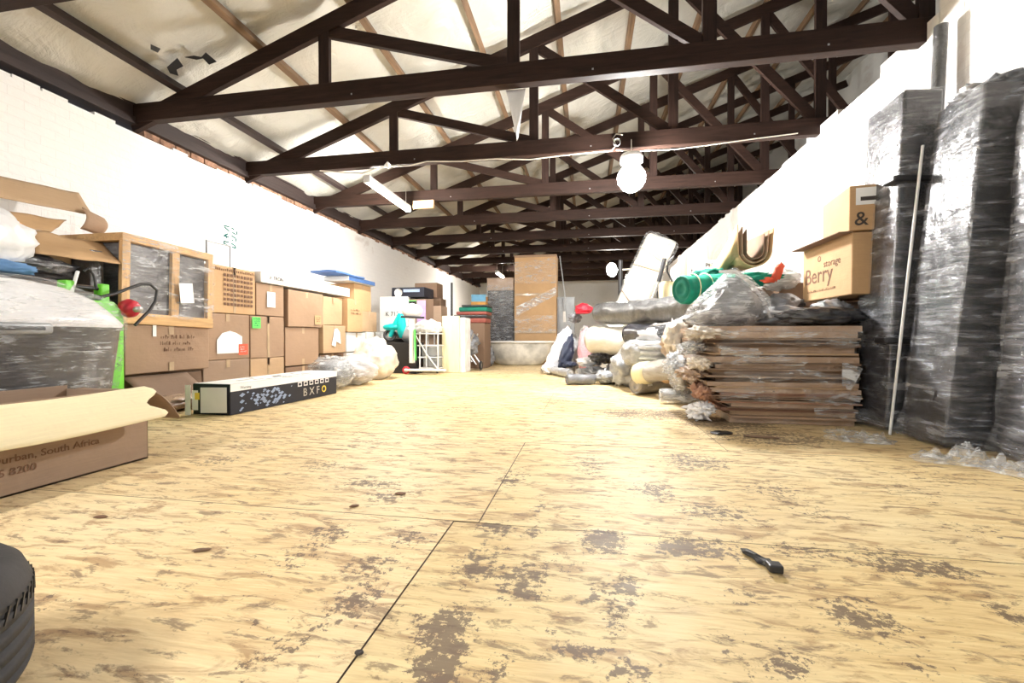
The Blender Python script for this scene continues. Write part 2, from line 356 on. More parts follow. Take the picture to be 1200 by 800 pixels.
# floor sheets, gaps of 4 mm over a dark base
xs_a = [-6.0, -5.35, -2.92, -.481, 1.96, 4.4, 6.6]; xs_b = [-6.0, -5.26, -2.83, -.387, 2.05, 4.49, 6.6]
ys = [-3.2, -2.13, -.91, .307, 1.527, 2.745, 3.96, 5.18, 6.40, 7.62, 8.84, 10.06, 11.28, 12.5, 13.7, 14.9, 16.1, 17.3, 18.5, 20.2]
STAINS = [(580,618,16,6,.5),(625,623,11,6,.5),(708,633,20,12,.55),(558,663,22,14,.4),(613,680,24,18,.5),(733,690,14,14,.55),(702,697,13,7,.5),(722,727,10,16,.4),(523,733,24,20,.6),(515,775,26,26,.6),
 (467,720,10,5,.4),(680,762,26,10,.5),(640,745,11,9,.3),(572,787,9,16,.55),(733,790,20,12,.55),(480,632,18,9,.35),(440,665,24,16,.33),(415,705,22,20,.4),(793,640,14,9,.5),(705,630,16,8,.5),
 (795,640,24,9,.55),(835,643,26,10,.45),(1010,722,34,14,.5),(925,766,17,8,.55),(920,795,20,8,.5),(1190,722,16,10,.45),(1050,660,36,10,.45),(1105,666,26,7,.45),(840,600,36,9,.35),(815,541,30,8,.4),
 (910,575,26,8,.3),(945,645,40,7,.3),(860,760,16,18,.25),(1065,575,26,8,.2),(765,575,20,9,.4),(635,595,6,34,.35),(620,685,22,14,.45),(345,655,24,12,.25),(385,627,26,11,.3),(480,630,14,8,.3),(435,567,30,4,.4),
 (452,583,20,5,.4),(305,727,20,6,.2),(200,690,14,8,.22),(70,705,22,8,.15),(300,782,9,9,.4),(350,745,20,18,.3),(570,650,12,20,.35),(580,783,10,14,.45),(690,425,60,5,.3),(760,485,50,5,.45),(850,495,45,6,.5),
 (900,512,60,7,.4),(650,470,16,4,.3),(540,480,20,4,.25),(430,520,20,4,.25),(380,545,24,5,.3),(255,540,20,4,.3),(480,500,14,3,.2),(300,520,20,4,.2),(560,455,24,3,.25),(1100,560,40,6,.2),(950,600,24,7,.25),(870,700,20,10,.25),
 (1080,780,34,10,.2),(1140,620,26,8,.2),(665,660,8,16,.3),(600,560,14,10,.35),(690,545,12,16,.3)]
SW = []
for (x, y, hx, hy, s) in STAINS:
    c = fl(x, y); ex = (fl(x+hx, y)-fl(x-hx, y)).length/2; ey = (fl(x, y-hy)-fl(x, y+hy)).length/2
    SW.append((c.x, c.y, ex, min(ey, ex*3.2), s))
mb = MB(); stain = []; sheet = []
def fine_axis(a, b, step): n = max(1, int(math.ceil((b-a)/step))); return [a+(b-a)*i/n for i in range(n+1)]
rs = random.Random(3)
for j in range(len(ys)-1):
    xs = xs_a if ys[j] < 1.5 else xs_b
    if j > 4 and j % 2 == 1: xs = [x+1.22 if 0 < i < len(xs)-1 and x+1.22 < 6.5 else x for i, x in enumerate(xs)]
    for i in range(len(xs)-1):
        if xs[i+1]-xs[i] < .1: continue
        x0, x1, y0, y1 = xs[i]+.002, xs[i+1]-.002, ys[j]+.002, ys[j+1]-.002
        near = y0 < 5.3 and -3 < x0 < 2.4 and y1 > .3
        st = .05 if near else .4
        ax = fine_axis(x0, x1, st); ay = fine_axis(y0, y1, st)
        base = len(mb.v)
        dz = rs.uniform(-.0012, .0012); tv = rs.uniform(.95, 1.04); tint = tv, tv*rs.uniform(.985, 1.01), tv*rs.uniform(.94, 1.03)
        vs = [(x, y, dz) for x in ax for y in ay]; m = len(ay)
        mb.add(vs, [(p*m+q, (p+1)*m+q, (p+1)*m+q+1, p*m+q+1) for p in range(len(ax)-1) for q in range(m-1)])
        for x, y, _ in vs:
            s = 0
            if near:
                for cx, cy, ex, ey, k in SW:
                    dx = (x-cx)/ex; dy = (y-cy)/ey; d = dx*dx+dy*dy
                    if d < 4: s = max(s, k*.98*math.exp(-d*d*.3))
            stain.append(s); sheet.append((*tint, 1))
floor = struct('floor', mb, 'plywood')
a1 = floor.data.attributes.new('stain', 'FLOAT', 'POINT'); a1.data.foreach_set('value', stain)
a2 = floor.data.attributes.new('sheet', 'FLOAT_COLOR', 'POINT'); a2.data.foreach_set('color', [c for q in sheet for c in q])
struct('trim_1', MB().box((-6, YB, -.12), (6.6, YF+.2, -.006)), 'dark_wood')

# left wall with its timber plates and a course of bare brick
mb = MB(); mb.box((XL-.25, YB, -.05), (XL, YF+.25, 2.97))
for k in range(110):                     # uneven top course
    y0 = YB+k*.215
    if rnd.random() < .75: mb.box((XL-.24, y0, 2.96), (XL-.004+rnd.uniform(-.012, .006), y0+.20, 2.995+rnd.uniform(0, .02)))
struct('wall_left', mb, 'brick_left')
mb = MB()
for k in range(80):
    y0 = 4.2+k*.2; mb.box((XL-.2, y0, 2.99), (XL-.03+rnd.uniform(-.015, .015), y0+.185, 3.055))
struct('trim_2', mb, 'brick')
mb = MB(); mb.box((XL-.18, YB, 3.055), (XL+.045, YF, 3.135)); mb.box((XL-.12, YB, 3.14), (XL+.01, YF, 3.27)); mb.box((XL-.02, YB, 3.27), (XL+.03, YF, 3.3))
struct('trim_3', mb, 'purlin_dark', bevel=.004)
# right wall: painted brick, ragged stepped top
mb = MB(); mb.box((XR, YB, -.05), (XR+.23, YF, 3.06))
y = YB
while y < YF:
    L = rnd.choice([.23, .23, .46, .69]); h = rnd.choice([.015, .02, .03, .05]) if y > 5.4 else rnd.choice([.06, .085, .12])
    if 3.7 <= y < 4.3: h = .17
    if 3.1 < y < 3.7: h = .34
    if y <= 3.1: h = .51
    mb.box((XR+.004, y, 3.05), (XR+.22, y+L-.006, 3.06+h)); y += L
struct('wall_right', mb, 'brick_right')
# far wall and the closing walls of the roof space behind the partition
struct('wall_far', MB().box((XL-.25, YF, -.05), (XR+.23, YF+.2, 3.28)), 'brick_far')
mb = MB(); mb.add([(XL-.25, YF+.22, 0), (6.6, YF+.22, 0), (6.6, YF+.22, 7.6), (XL-.25, YF+.22, 3.3)], [(0, 1, 2, 3)]); mb.add([(XL-.25, YF+.3, 0), (6.6, YF+.3, 0), (6.6, YF+.3, 7.6), (XL-.25, YF+.3, 3.3)], [(3, 2, 1, 0)])
struct('wall_gable', mb, 'dark_wood')
struct('wall_beyond', MB().box((6.5, YB, -.05), (6.7, YF+.2, 7.4)), 'brick_far')

# roof lining, sagging between purlins
PX = [-4.41, -3.40, -2.38, -1.35, -.36, .64, 1.70, 2.80, 3.85, 4.9, 5.95]
def lining(u, v):
    X = XL-.35+u*(6.65-XL+.35); Y = YB+v*(YF+.3-YB)
    k = min(range(len(PX)), key=lambda i: abs(PX[i]-X)); d = abs(PX[k]-X)
    tr = abs(((Y-4.1)/1.62+.5) % 1-.5)*1.62
    sag = .055*min(1, d/.45)**.7*(1+.5*noise.noise(Vector((X*1.3, Y*.9, 3))))*(1-math.exp(-tr*4)*.6)
    wr = .035*noise.fractal(Vector((X*2.6+Y*.7, Y*1.6, 0)), .6, 2.0, 4)+.02*noise.noise(Vector((X*9, Y*4, 5)))
    return (X, Y, rl(X)+.185-sag*(.9)+wr*min(1, d*5))
roof = struct('ceiling', MB().sheet(lining, 150, 210), 'lining', solid=.01)
for (px, py, w, h, poly) in [(206, 76, .085, .12, [(-.5, .5), (.1, .3), (.1, -.1), (.5, -.35), (.1, -.5), (-.3, -.3)]), (235, 66, .10, .11, [(-.2, .5), (.5, .45), (.45, 0), (0, .1), (-.1, -.2), (-.5, -.5), (-.35, -.1), (-.1, .1)]), (180, 53, .05, .04, [(-.5, .2), (.3, .5), (.5, -.3), (-.1, -.5)])]:
    r = ray(px, py); m = .348; t_ = (3.32+m*4.44+.085-CH)/(r[2]-m*r[0]); P = Vector((r[0]*t_, r[1]*t_, CH+r[2]*t_))
    patch('torn_hole', P-Vector((0, 0, .0)), (0, 1, 0), (1, 0, .348), w*2, h*1.8, 'black', roof, off=.03, t=.004, poly=poly)
# purlins
for i, X in enumerate(PX):
    ordn = ['first', 'second', 'third', 'fourth', 'fifth', 'sixth', 'seventh', 'eighth', 'ninth', 'tenth', 'eleventh'][i]
    z = rl(X)+.045
    M = Matrix.Translation((X, 0, z)) @ Matrix.Rotation(-math.atan(.348), 4, 'Y')
    o = link('roof_purlin', MB().box((-.035, YB, 0), (.035, YF, .085), M), 'purlin_dark' if i == 0 else 'purlin', origin=(X, YB, z), bevel=.003)
    tag(o, 'long timber purlin under the foil roof lining, %s one up from the left wall' % ordn, 'roof timber', 'purlins running the length of the roof')

# trusses
def truss(Y, label):
    r = thing('roof_truss', label, 'roof truss', (XL, Y, 3.08), 'roof trusses')
    zt, zb = 3.28, 3.08
    tb = link('tie_beam', MB().bar((XL-.1, Y, (zt+zb)/2), (6.45, Y, (zt+zb)/2), .10, .20, (0, 1, 0)), 'beam', r, bevel=.006)
    link('rafter', MB().bar((-5.05, Y, rl(-5.05)-.045), (6.45, Y, rl(6.45)-.045), .06, .17, (0, 1, 0)), 'beam', r, bevel=.004)
    posts = [-2.67, -.69, 1.07, 2.74, 4.5]
    for X in posts: link('post', MB().bar((X, Y-.003, zb+.03), (X, Y-.003, rl(X)-.02), .118, .05, (1, 0, 0)), 'beam_post', r, bevel=.003)
    for p, q in zip(posts[:-1], posts[1:]):
        link('brace', MB().bar((p+.03, Y+.012, rl(p)-.10), (q-.05, Y+.012, zt+.01), .05, .12, (0, 1, 0)), 'beam', r, bevel=.003)
    for sX in (-2.35, .05, 2.0):
        pl = MB(); pl.box((sX-.004, Y-.052, zb+.05), (sX+.012, Y-.049, zb+.066)); link('bolt', pl, 'grey_metal', r)
    return r
on = ['nearest the camera at top left', 'second from the camera', 'third from the camera, carrying the cable', 'fourth from the camera, lit brown', 'fifth from the camera', 'sixth from the camera', 'seventh from the camera', 'eighth from the camera', 'ninth from the camera', 'tenth from the camera', 'farthest but one from the camera']
for k, lb in enumerate(on): truss(4.1+(k-1)*1.62, 'dark stained timber roof truss, '+lb)
# light brown packing blocks bolted on the fourth truss and a patch on a far one
o = link('timber_block', MB().bbox(atY(484, 238, 7.25)+Vector((0, -.01, -.1)), atY(508, 236, 7.25)+Vector((0, .048, .03)), .004), 'pine'); tag(o, 'short pale timber block fixed to the front of the lit tie beam', 'timber block')
# hanging torn flap of lining
def flap(u, v):
    a = atY(593, 106, 4.175); b = atY(616, 104, 4.175); tip = atY(606, 163, 4.175)
    p = a.lerp(b, u).lerp(tip, v*(1-.05*math.sin(u*9))); p.y += .03*v*math.sin(u*5+v*3); return tuple(p)
o = link('torn_lining_flap', MB().sheet(flap, 10, 14), 'bag_white', solid=.004); tag(o, 'white triangular scrap of torn roof lining hanging behind the second beam', 'torn sheet')

# ------------------------------------------------------------------ lamps and wiring
def batten(c, L, label, mat='tube_lamp', rz=0):
    r = thing('tube_light', label, 'ceiling light', c); c = Vector(c)
    link('housing', MB().bbox(c+Vector((-.05, -L/2, .03)), c+Vector((.05, L/2, .085)), .008), 'white_plastic', r)
    for sx in (-.028, .028): link('light_tube', MB().tube([c+Vector((sx, -L/2+.03, 0)), c+Vector((sx, L/2-.03, 0))], .016, 10), mat, r)
    for sy in (-L/2+.015, L/2-.015): link('end_cap', MB().bbox(c+Vector((-.05, sy-.015, -.022)), c+Vector((.05, sy+.015, .04)), .005), 'white_plastic', r)
    for sy in (-L/2+.12, L/2-.12): link('hanging_wire', MB().tube([c+Vector((0, sy, .08)), c+Vector((0, sy, .42))], .004, 6), 'wire', r)
    return r
batten((-3.13, 6.55, 2.93), 1.5, 'glaring twin tube light hanging under the trusses on the left')
batten((-3.0, 14.9, 2.85), 1.2, 'far glowing tube light above the silver wrapped unit')
batten((-3.1, -1.2, 2.93), 1.5, 'added fill tube light, unseen behind the camera on the left')  # extra fixture out of view, added as fill for the near floor
def globe(c, R_, label):
    c = Vector(c); r = thing('globe_lamp', label, 'ceiling light', c)
    M = Matrix.Translation(c)
    prof = [(0.001, -R_), (R_*.38, -R_*.92), (R_*.72, -R_*.68), (R_*.95, -R_*.28), (R_, .02), (R_*.93, R_*.38), (R_*.72, R_*.7), (R_*.5, R_*.9)]
    link('glass_globe', MB().lathe(prof, 28, M), 'lamp', r)
    link('lamp_holder', MB().lathe([(R_*.5, R_*.88), (R_*.55, R_*.95), (R_*.56, R_*1.12), (R_*.8, R_*1.15), (R_*.82, R_*1.55), (R_*.72, R_*1.72), (.001, R_*1.75)], 28, M), 'white_plastic', r)
    link('hanging_wire', MB().tube([c+Vector((0, 0, R_*1.7)), c+Vector((0, .02, R_*1.7+.2))], .006, 6), 'wire', r)
    return r
globe(atY(740, 209, 5.55), .17, 'bright white globe lamp in a round holder below the third tie beam')
# far oval floodlight on a stand
c = atY(717, 316, 13)
r = thing('flood_lamp', 'small oval lamp glowing far back beside a dark post', 'lamp', c)
link('lamp_face', MB().lathe([(.001, -.03), (.16, -.028), (.2, 0)], 24, Matrix.Translation(c) @ Matrix.Rotation(R(40), 4, 'Z') @ Matrix.Rotation(R(-90), 4, 'X') @ Matrix.Diagonal((1, 1, 1, 1)) @ Matrix.Rotation(R(180), 4, 'X')), 'far_lamp', r)
link('lamp_back', MB().lathe([(.2, 0), (.19, .04), (.08, .12), (.001, .13)], 24, Matrix.Translation(c) @ Matrix.Rotation(R(40), 4, 'Z') @ Matrix.Rotation(R(-90), 4, 'X')), 'grey_metal', r)
link('bracket', MB().tube([c+Vector((.02, .1, 0)), c+Vector((.5, .1, .02)), c+Vector((1.3, .12, .02))], .02, 8), 'wire', r); link('stand_pole', MB().tube([c+Vector((1.3, .12, .05)), Vector((c.x+1.3, c.y+.12, .003))], .025, 8), 'black', r)
# cable along the second visible tie beam
pts = []
for (x, y) in [(375, 200), (400, 202), (425, 203), (445, 196), (456, 194), (480, 194), (500, 189), (540, 189), (583, 186), (620, 187), (660, 182), (700, 178), (716, 177), (722, 170), (718, 162), (722, 157), (730, 158)]:
    pts.append(atY(x, y, 5.66))
r = link('power_cable', MB().tube(pts, .008, 6), 'wire'); tag(r, 'thin pale cable strung along the third tie beam to the globe lamp', 'cable')
pts = [atY(x, y, 5.66) for x, y in [(722, 176), (745, 177), (790, 175), (830, 170), (880, 163), (920, 158), (935, 156)]]
o = link('power_cable', MB().tube(pts, .007, 6), 'wire'); tag(o, 'pale cable running from the globe lamp to the right wall', 'cable')
c = atY(454, 193, 5.64); o = link('junction_box', MB().lathe([(.001, -.03), (.045, -.03), (.05, 0), (.03, .02), (.001, .02)], 4, Matrix.Translation(c) @ Matrix.Rotation(R(90), 4, 'X')), 'white_plastic', origin=c)
tag(o, 'small white diamond shaped junction box on the third tie beam', 'junction box')
c = atY(723, 167, 5.64); o = link('junction_box', MB().lathe([(.001, -.03), (.04, -.03), (.045, 0), (.045, .02)], 16, Matrix.Translation(c) @ Matrix.Rotation(R(90), 4, 'X')), 'white_plastic', origin=c)
tag(o, 'small round white junction box beside the globe lamp', 'junction box')
# green painted marks on left wall
c0 = atX(262, 264, XL)
for strokes in ([(0, 0, .09, .0), (.01, -.02, .09, -.06)], [(.0, -.14, .07, -.10), (.03, -.12, .05, -.17), (.0, -.15, .08, -.14)], [(0, -.22, .08, -.22), (0, -.25, .09, -.27), (0, -.22, 0, -.26)],
                [(.13, 0, .18, -.02), (.14, -.06, .2, -.08), (.22, -.03, .23, -.08)], [(.13, -.11, .21, -.14), (.21, -.14, .21, -.18), (.14, -.17, .16, -.18)], [(.12, -.22, .2, -.25), (.14, -.27, .2, -.28), (.2, -.25, .2, -.28)]):
    g = MB()
    for y0, z0, y1, z1 in strokes: g.bar(c0+Vector((.006, y0, z0)), c0+Vector((.006, y1+.001, z1)), .004, .018, (1, 0, 0))
    link('painted_mark', g, 'ink_green', bpy.data.objects['wall_left'])
# ================================================================== LEFT SIDE
XA = -4.1            # face of the carton stack towards the aisle
def face(p): return Vector(p)
X1, Y1V, Z1 = (1, 0, 0), (0, 1, 0), (0, 0, 1)
GS = 'cartons stacked along the left wall'
# ---- cartons: (y0, y1, z0, z1)
def sb(y0, y1, z0, z1, label, mat='card', dx=0, dep=.62, **k):
    return carton((XA-dep+dx, y0+.004, z0+.001), (XA+dx, y1-.004, z1-.001), label, mat, GS, **k)
# bottom row on floor
sb(4.04, 4.70, 0, .42, 'plain brown carton on the floor under the one with the white and orange stickers', 'card_grey')
sb(4.71, 5.32, 0, .41, 'warm tan taped carton on the floor below the green sticker carton', 'card_light', tapes=('x', 'full'))
sb(5.34, 6.10, 0, .26, 'low brown carton on the floor behind the black printed box', 'card_dark')
# second row
b = sb(4.04, 4.70, .42, .95, 'wide brown carton with a white arched sticker and an orange label', 'card', tapes=('x',))
patch('paper_label', (XA+.006, 4.39, .62), Y1V, Z1, .36, .26, 'white_paper', b, off=.004, poly=[(-.5, -.5), (.5, -.5), (.5, .25), (.25, .42), (0, .5), (-.3, .4), (-.5, .1)])
patch('orange_sticker', (XA+.006, 4.585, .53), Y1V, Z1, .14, .13, 'orange_red', b, off=.007)
scribble((XA+.006, 4.53, .57), '+X', .10, 3, .016, 'white_paper', b, off=.009)
b = sb(4.71, 5.32, .41, .95, 'brown carton with a green sticker in its upper corner', 'card', tapes=('x', 'full'), tapemat='tape')
patch('green_sticker', (XA+.006, 4.80, .86), Y1V, Z1, .14, .14, 'label_green', b, off=.006); scribble((XA+.006, 4.745, .915), '+X', .11, 4, .016, 'green_dark', b, off=.009)
b = sb(5.34, 6.10, .27, .82, 'square brown carton with dark tape down its middle', 'card', tapes=('x', 'xx'), tapemat='tape')
b = sb(6.12, 6.76, .42, .87, 'brown carton with a torn white paper label, third along the row', 'card_light', dx=.06)
patch('paper_label', (XA+.066, 6.46, .67), Y1V, Z1, .26, .30, 'white_paper', b, off=.006, poly=[(-.5, -.4), (-.1, -.5), (.0, -.2), (.5, -.35), (.4, .3), (.1, .5), (-.2, .45), (-.3, .1)])
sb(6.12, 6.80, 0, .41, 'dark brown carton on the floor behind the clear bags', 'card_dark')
sb(6.80, 7.45, .42, .76, 'white carton between two brown ones near the clear bags', 'card_white', dx=.05)
sb(6.80, 7.5, 0, .41, 'lower white carton on the floor behind the clear bags', 'card_white', dx=.05, tapes=())
# third row
b = sb(4.14, 4.80, .955, 1.50, 'brown carton printed all over with small marks, topmost beside the wooden crate', 'card_warm', tapes=('x', 'full'))
mk = MB(); rs = random.Random(5)
for i in range(9):
    for j in range(7):
        yy = 4.33+i*.05; zz = 1.06+j*.056
        if yy > 4.78: continue
        mk.box((XA+.006, yy-.017, zz-.016+rs.uniform(-.003, .003)), (XA+.0085, yy+.017, zz+.016))
link('printed_grid', mk, 'ink_brown', b)
mk = MB()
for i in range(22):
    yy = 4.20+i*.027; mk.box((XA+.006, yy, 1.44), (XA+.0085, yy+.012, 1.468+rs.uniform(-.01, .004)))
link('printed_line', mk, 'ink_brown', b)
b = sb(4.81, 5.32, .955, 1.37, 'brown carton with a white paper label under the long white panel', 'card')
patch('paper_label', (XA+.006, 5.06, 1.17), Y1V, Z1, .15, .2, 'white_paper', b, off=.006); scribble((XA+.006, 5.0, 1.24), '+X', .12, 4, .012, 'ink', b, off=.009)
b = sb(5.36, 6.17, .825, 1.345, 'large square brown carton with a small orange stamp, beside the white label carton', 'card', dx=.03, tapes=('x',))
patch('stamp', (XA+.034, 6.02, .94), Y1V, Z1, .16, .14, 'orange_label' if 'orange_label' in MATS else 'card_warm', b, off=.006); scribble((XA+.036, 5.96, .98), '+X', .12, 3, .016, 'ink_brown', b, off=.009)
b = sb(6.20, 6.77, .88, 1.33, 'brown carton with folded crumpled edges, third along the upper row', 'card_light', jit=.025)
b = sb(6.79, 7.29, .765, 1.34, 'tall narrow brown carton with faint handwriting, fourth along the upper row', 'card_warm', dx=.08)
scribble((XA+.08, 6.87, 1.17), '+X', .36, 2, .035, 'ink_brown', b, off=.006)
b = sb(7.32, 7.95, 1.17, 1.67, 'brown carton raised at the back of the row below the blue pack', 'card_warm', dx=-.1)
sb(7.32, 7.95, .78, 1.165, 'tan carton supporting the raised one at the far end of the row', 'card_light', dx=.02)
b = sb(7.5, 8.1, .42, .775, 'small white carton at the far end of the row', 'card_white', dx=.05)
b = sb(7.5, 8.1, 0, .415, 'tan slatted crate like carton on the floor at the far end of the row', 'card_warm', dx=.05)
mk = MB()
for k in range(4): mk.box((XA+.05, 7.58+k*.14, .04), (XA+.065, 7.62+k*.14, .40))
link('slat', mk, 'pine_z', b)
# long white panel lying on the upper row
p0 = Vector((XA-.02, 4.86, 1.385)); p1 = Vector((XA+.02, 6.95, 1.36))
o = link('long_flat_carton', MB().bbox((XA-.55, 4.86, 1.375), (XA+.03, 6.95, 1.52), .01, 2, .006, 4, 1), 'white_plastic', origin=(XA-.3, 5.9, 1.375)); tag(o, 'long white boxed panel lying flat on top of the brown cartons', 'panel')
text('X TRON', .07, (XA+.03, 5.0, 1.43), '+X', 'ink', o, off=.006)
o = carton((XA-.5, 7.0, 1.675), (XA-.02, 7.95, 1.76), 'flat pack with blue and silver printed cover on the raised carton', 'card_white', tapes=())
patch('printed_cover', (XA-.02, 7.47, 1.72), Y1V, Z1, .94, .075, 'blue', o, off=.006)
mk = MB(); mk.bbox((XA-.5, 6.6, 1.765), (XA, 7.5, 1.80), .008, 2, .03, 9, 2); o = link('magazine_pack', mk, 'blue', origin=(XA-.25, 7.1, 1.765)); tag(o, 'floppy blue plastic pack on top of the far cartons', 'pack')
# thin metal framed white picture behind the printed carton
r = thing('picture_frame', 'white picture in a thin dark frame leaning on the wall above the crate', 'picture', (XA-.3, 4.35, 1.5))
pb = atX(242, 306, XA-.3); pt = atX(268, 288, XA-.3)
y0, y1_, z0, z1_ = pb.y, pt.y+.02, 1.5, pt.z
link('frame', MB().tube([(XA-.3, y0, z0), (XA-.3, y0, z1_), (XA-.3, y1_, z1_), (XA-.3, y1_, z0), (XA-.3, y0, z0)], .012, 6), 'grey_metal', r)
link('backing', MB().box((XA-.31, y0, z0), (XA-.302, y1_, z1_)), 'white_paper', r)

# ---- wooden crate on carton
def tilt(M, mb): mb.v = [tuple(M @ Vector(p)) for p in mb.v]; return mb
cy0, cy1, cz0, cz1, cx0, cx1 = 3.13, 4.06, .80, 1.60, -4.72, -4.0
piv = Vector((cx1, cy0, cz0)); TM = Matrix.Translation(piv) @ Matrix.Rotation(R(-1.5), 4, 'X') @ Matrix.Translation(-piv)
r = thing('wooden_crate', 'open pine framed crate wrapped in clear film, standing on the fragile carton', 'crate', (-4.35, 3.6, cz0))
link('contents', tilt(TM, MB().bbox((cx0+.03, cy0+.05, cz0+.06), (cx1-.05, cy1-.05, cz1-.06), .02, 2, .02, 2, 2)), 'film_crate', r)
def slab(a, b, nm='frame_board', mt='pine'): link(nm, tilt(TM, MB().bbox(a, b, .004)), mt, r)
slab((cx0, cy0, cz1-.07), (cx1, cy1, cz1)); slab((cx0, cy0, cz0), (cx1+.01, cy1, cz0+.10)); 
slab((cx1-.04, cy0+.0, cz0+.1), (cx1, cy0+.07, cz1-.07), 'frame_post', 'pine_z'); slab((cx1-.04, cy1-.06, cz0+.1), (cx1, cy1, cz1-.07), 'frame_post', 'pine_z'); slab((cx1-.045, cy0+.47, cz0+.1), (cx1-.01, cy0+.55, cz1-.07), 'frame_post', 'pine_z')
slab((cx0, cy0, cz0+.1), (cx0+.04, cy0+.07, cz1-.07), 'frame_post', 'pine_z')
def wrapf(u, v):
    y = cy0-.01+(cy1-cy0+.02)*u; z = cz0+.07+(cz1-cz0-.08)*v
    return tuple(TM @ Vector((cx1+.012+.012*noise.noise(Vector((y*9, z*22, 1))), y, z)))
link('stretch_film', MB().sheet(wrapf, 30, 30), 'clear_thin', r)
patch('paper_label', (cx1+.02, 3.73, 1.12), (0, 1, .1), (0, -.1, 1), .15, .2, 'white_paper', r, off=.01)
b = carton((-4.62, 3.15, .345), (-4.02, 4.04, .795), 'brown carton with faint handwriting and clear tape, under the pine crate', 'card', rz=R(2), tapes=('x', 'xx'), jit=.006)
scribble((-4.02, 3.47, .70), '+X', .38, 3, .036, 'ink_brown', b, off=.008, seed=8)
patch('packing_tape', (-4.02, 3.42, .74), Y1V, Z1, .035, .11, 'white_paper', b, off=.007)
def crush(u, v):
    return (-4.75+.8*u, 3.05+1.0*v, .30-.16*(u**2)*(1-v*.5)+.02*noise.noise(Vector((u*4, v*5, 2))))
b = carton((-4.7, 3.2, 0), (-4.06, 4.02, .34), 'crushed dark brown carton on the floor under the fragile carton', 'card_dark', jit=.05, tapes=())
o = link('cardboard_flap', MB().sheet(lambda u, v: (-4.02+.30*u, 3.15+.62*v+.1*u, .32-.30*u-.12*math.sin(v*3)*u), 8, 8), 'card_dark', b, solid=.006)
b = link('wrapped_parcel', MB().blob((-3.78, 3.42, .07), (.17, .42, .075), 3, .12, 3, .002), 'film_brown', origin=(-3.78, 3.42, 0)); tag(b, 'flat film wrapped dark parcel on the floor beside the open carton', 'parcel')

# ---- long black printed box on the floor
p = fl(388, 462); q = fl(270, 487); s_ = fl(217, 487)
d = (p-q); L = 1.52; d.normalize(); nrm = Vector((-d.y, d.x, 0)); h = .27; Wd = (s_-q).length
r = thing('long_product_box', 'long black and white printed box lying on the floor in front of the cartons', 'box', q)
M = Matrix.Translation(q) @ Matrix((d, nrm, Vector((0, 0, 1)))).transposed().to_4x4()
body = MB(); body.bbox((0, 0, .001), (L, Wd, h), .005, 2, M=M); link('box_body', body, 'blue_dark', r)
g = MB(); g.box((0, -.003, h-.065), (L, .0, h), M)
link('white_band', g, 'white_paper', r)
g = MB(); g.box((.01, .01, h), (L-.01, Wd-.01, h+.002), M); link('white_top', g, 'white_paper', r)
g = MB()
for k in range(26):
    x = .25+rnd.random()*.9; yy = .03+rnd.random()*(Wd-.1); g.box((x, yy, h+.002), (x+rnd.uniform(.03, .14), yy+rnd.uniform(.01, .04), h+.0035), M)
link('top_print', g, 'grey_metal', r)
up = Vector((0, 0, 1))
def onf(x, z, o=.0): return q+d*x+up*z-nrm*o
text('B X F', .12, onf(.92, .045), (d, up), 'steel', r, off=.004)
g = MB()
for k in range(6):   # row of small outlined icons
    cx = .84+k*.092
    for (a0, b0, a1, b1) in [(0, 0, .062, .011), (0, .036, .062, .047), (0, 0, .011, .047), (.051, 0, .062, .047)]:
        g.box((cx+a0, -.0045, .155+b0+k*.0), (cx+a1, -.003, .155+b1), M)
link('icon_row', g, 'white_paper', r)
g = MB(); Mc = M @ Matrix.Translation((1.27, -.005, .085)) @ Matrix.Rotation(R(90), 4, 'X'); g.lathe([(.026, 0), (.026, .003), (.038, .003), (.038, 0)], 24, Mc); link('round_badge', g, 'yellow', r)
g = MB(); rs = random.Random(2)
for k in range(60):
    x = .28+abs(rs.gauss(0, .16))*rs.choice([-1, 1])+.12; z = .02+rs.random()*.16; s = rs.uniform(.008, .03)
    if .03 < x < .75: g.add([(x-s, -.004, z), (x, -.004, z-s*.6), (x+s*1.3, -.004, z+s*.2), (x+s*.2, -.004, z+s*.8)], [(0, 1, 2, 3)], M=M)
flat('print_blue', (.30, .38, .55), .5); link('printed_picture', g, 'print_blue', r)
text('Warning', .035, onf(.1, h-.05), (d, up), 'grey_metal', r, off=.005)
# end face towards camera
e0 = q; ed = (s_-q).normalized()
patch('end_label', q+ed*(Wd*.36)+up*.135-d*.0, -ed, up, Wd*.58, .22, 'white_paper', r, off=.004)
patch('end_label', q+ed*(Wd*.77)+up*.135, -ed, up, Wd*.13, .17, 'white_paper', r, off=.004)
patch('end_band', q+ed*(Wd*.93)+up*.135, -ed, up, Wd*.12, h-.01, 'white_paper', r, off=.003)
patch('warning_sticker', q+ed*(Wd*.72)+up*.17, -ed, up, .04, .06, 'yellow', r, off=.006)

# ---- clear bags after the long box
def bag(name, label, cat, c, rad, mat, seed, amp=.16, freq=2.4, zmin=.003, group=None, shape=None, sq=1, sub=4, inner=None):
    o = link(name, MB().blob(c, rad, seed, amp, freq, zmin, sub, shape, sq), mat, origin=(c[0], c[1], max(zmin or 0, c[2]-rad[2])))
    tag(o, label, cat, group)
    if inner: link('contents', MB().blob(c, [k*.8 for k in rad], seed+5, amp, freq, (zmin or 0)+.01, 3), inner, o)
    return o
def gp(x, y, w, rz=None): return fl(x, y)
c = fl(392, 457); c = Vector((c.x-.12, c.y+.12, .21)); bag('plastic_bag', 'round clear plastic bag of foil right behind the long printed box', 'bag', c, (.30, .26, .23), 'clear_haze', 4, .14, 3, inner='film_silver')
c = fl(422, 452); c = Vector((c.x-.2, c.y+.15, .2)); bag('plastic_bag', 'milky plastic bag with a brown patch, middle of the three by the left cartons', 'bag', c, (.34, .3, .22), 'clear_dense', 9, .16, 2.2, inner='card_dark')
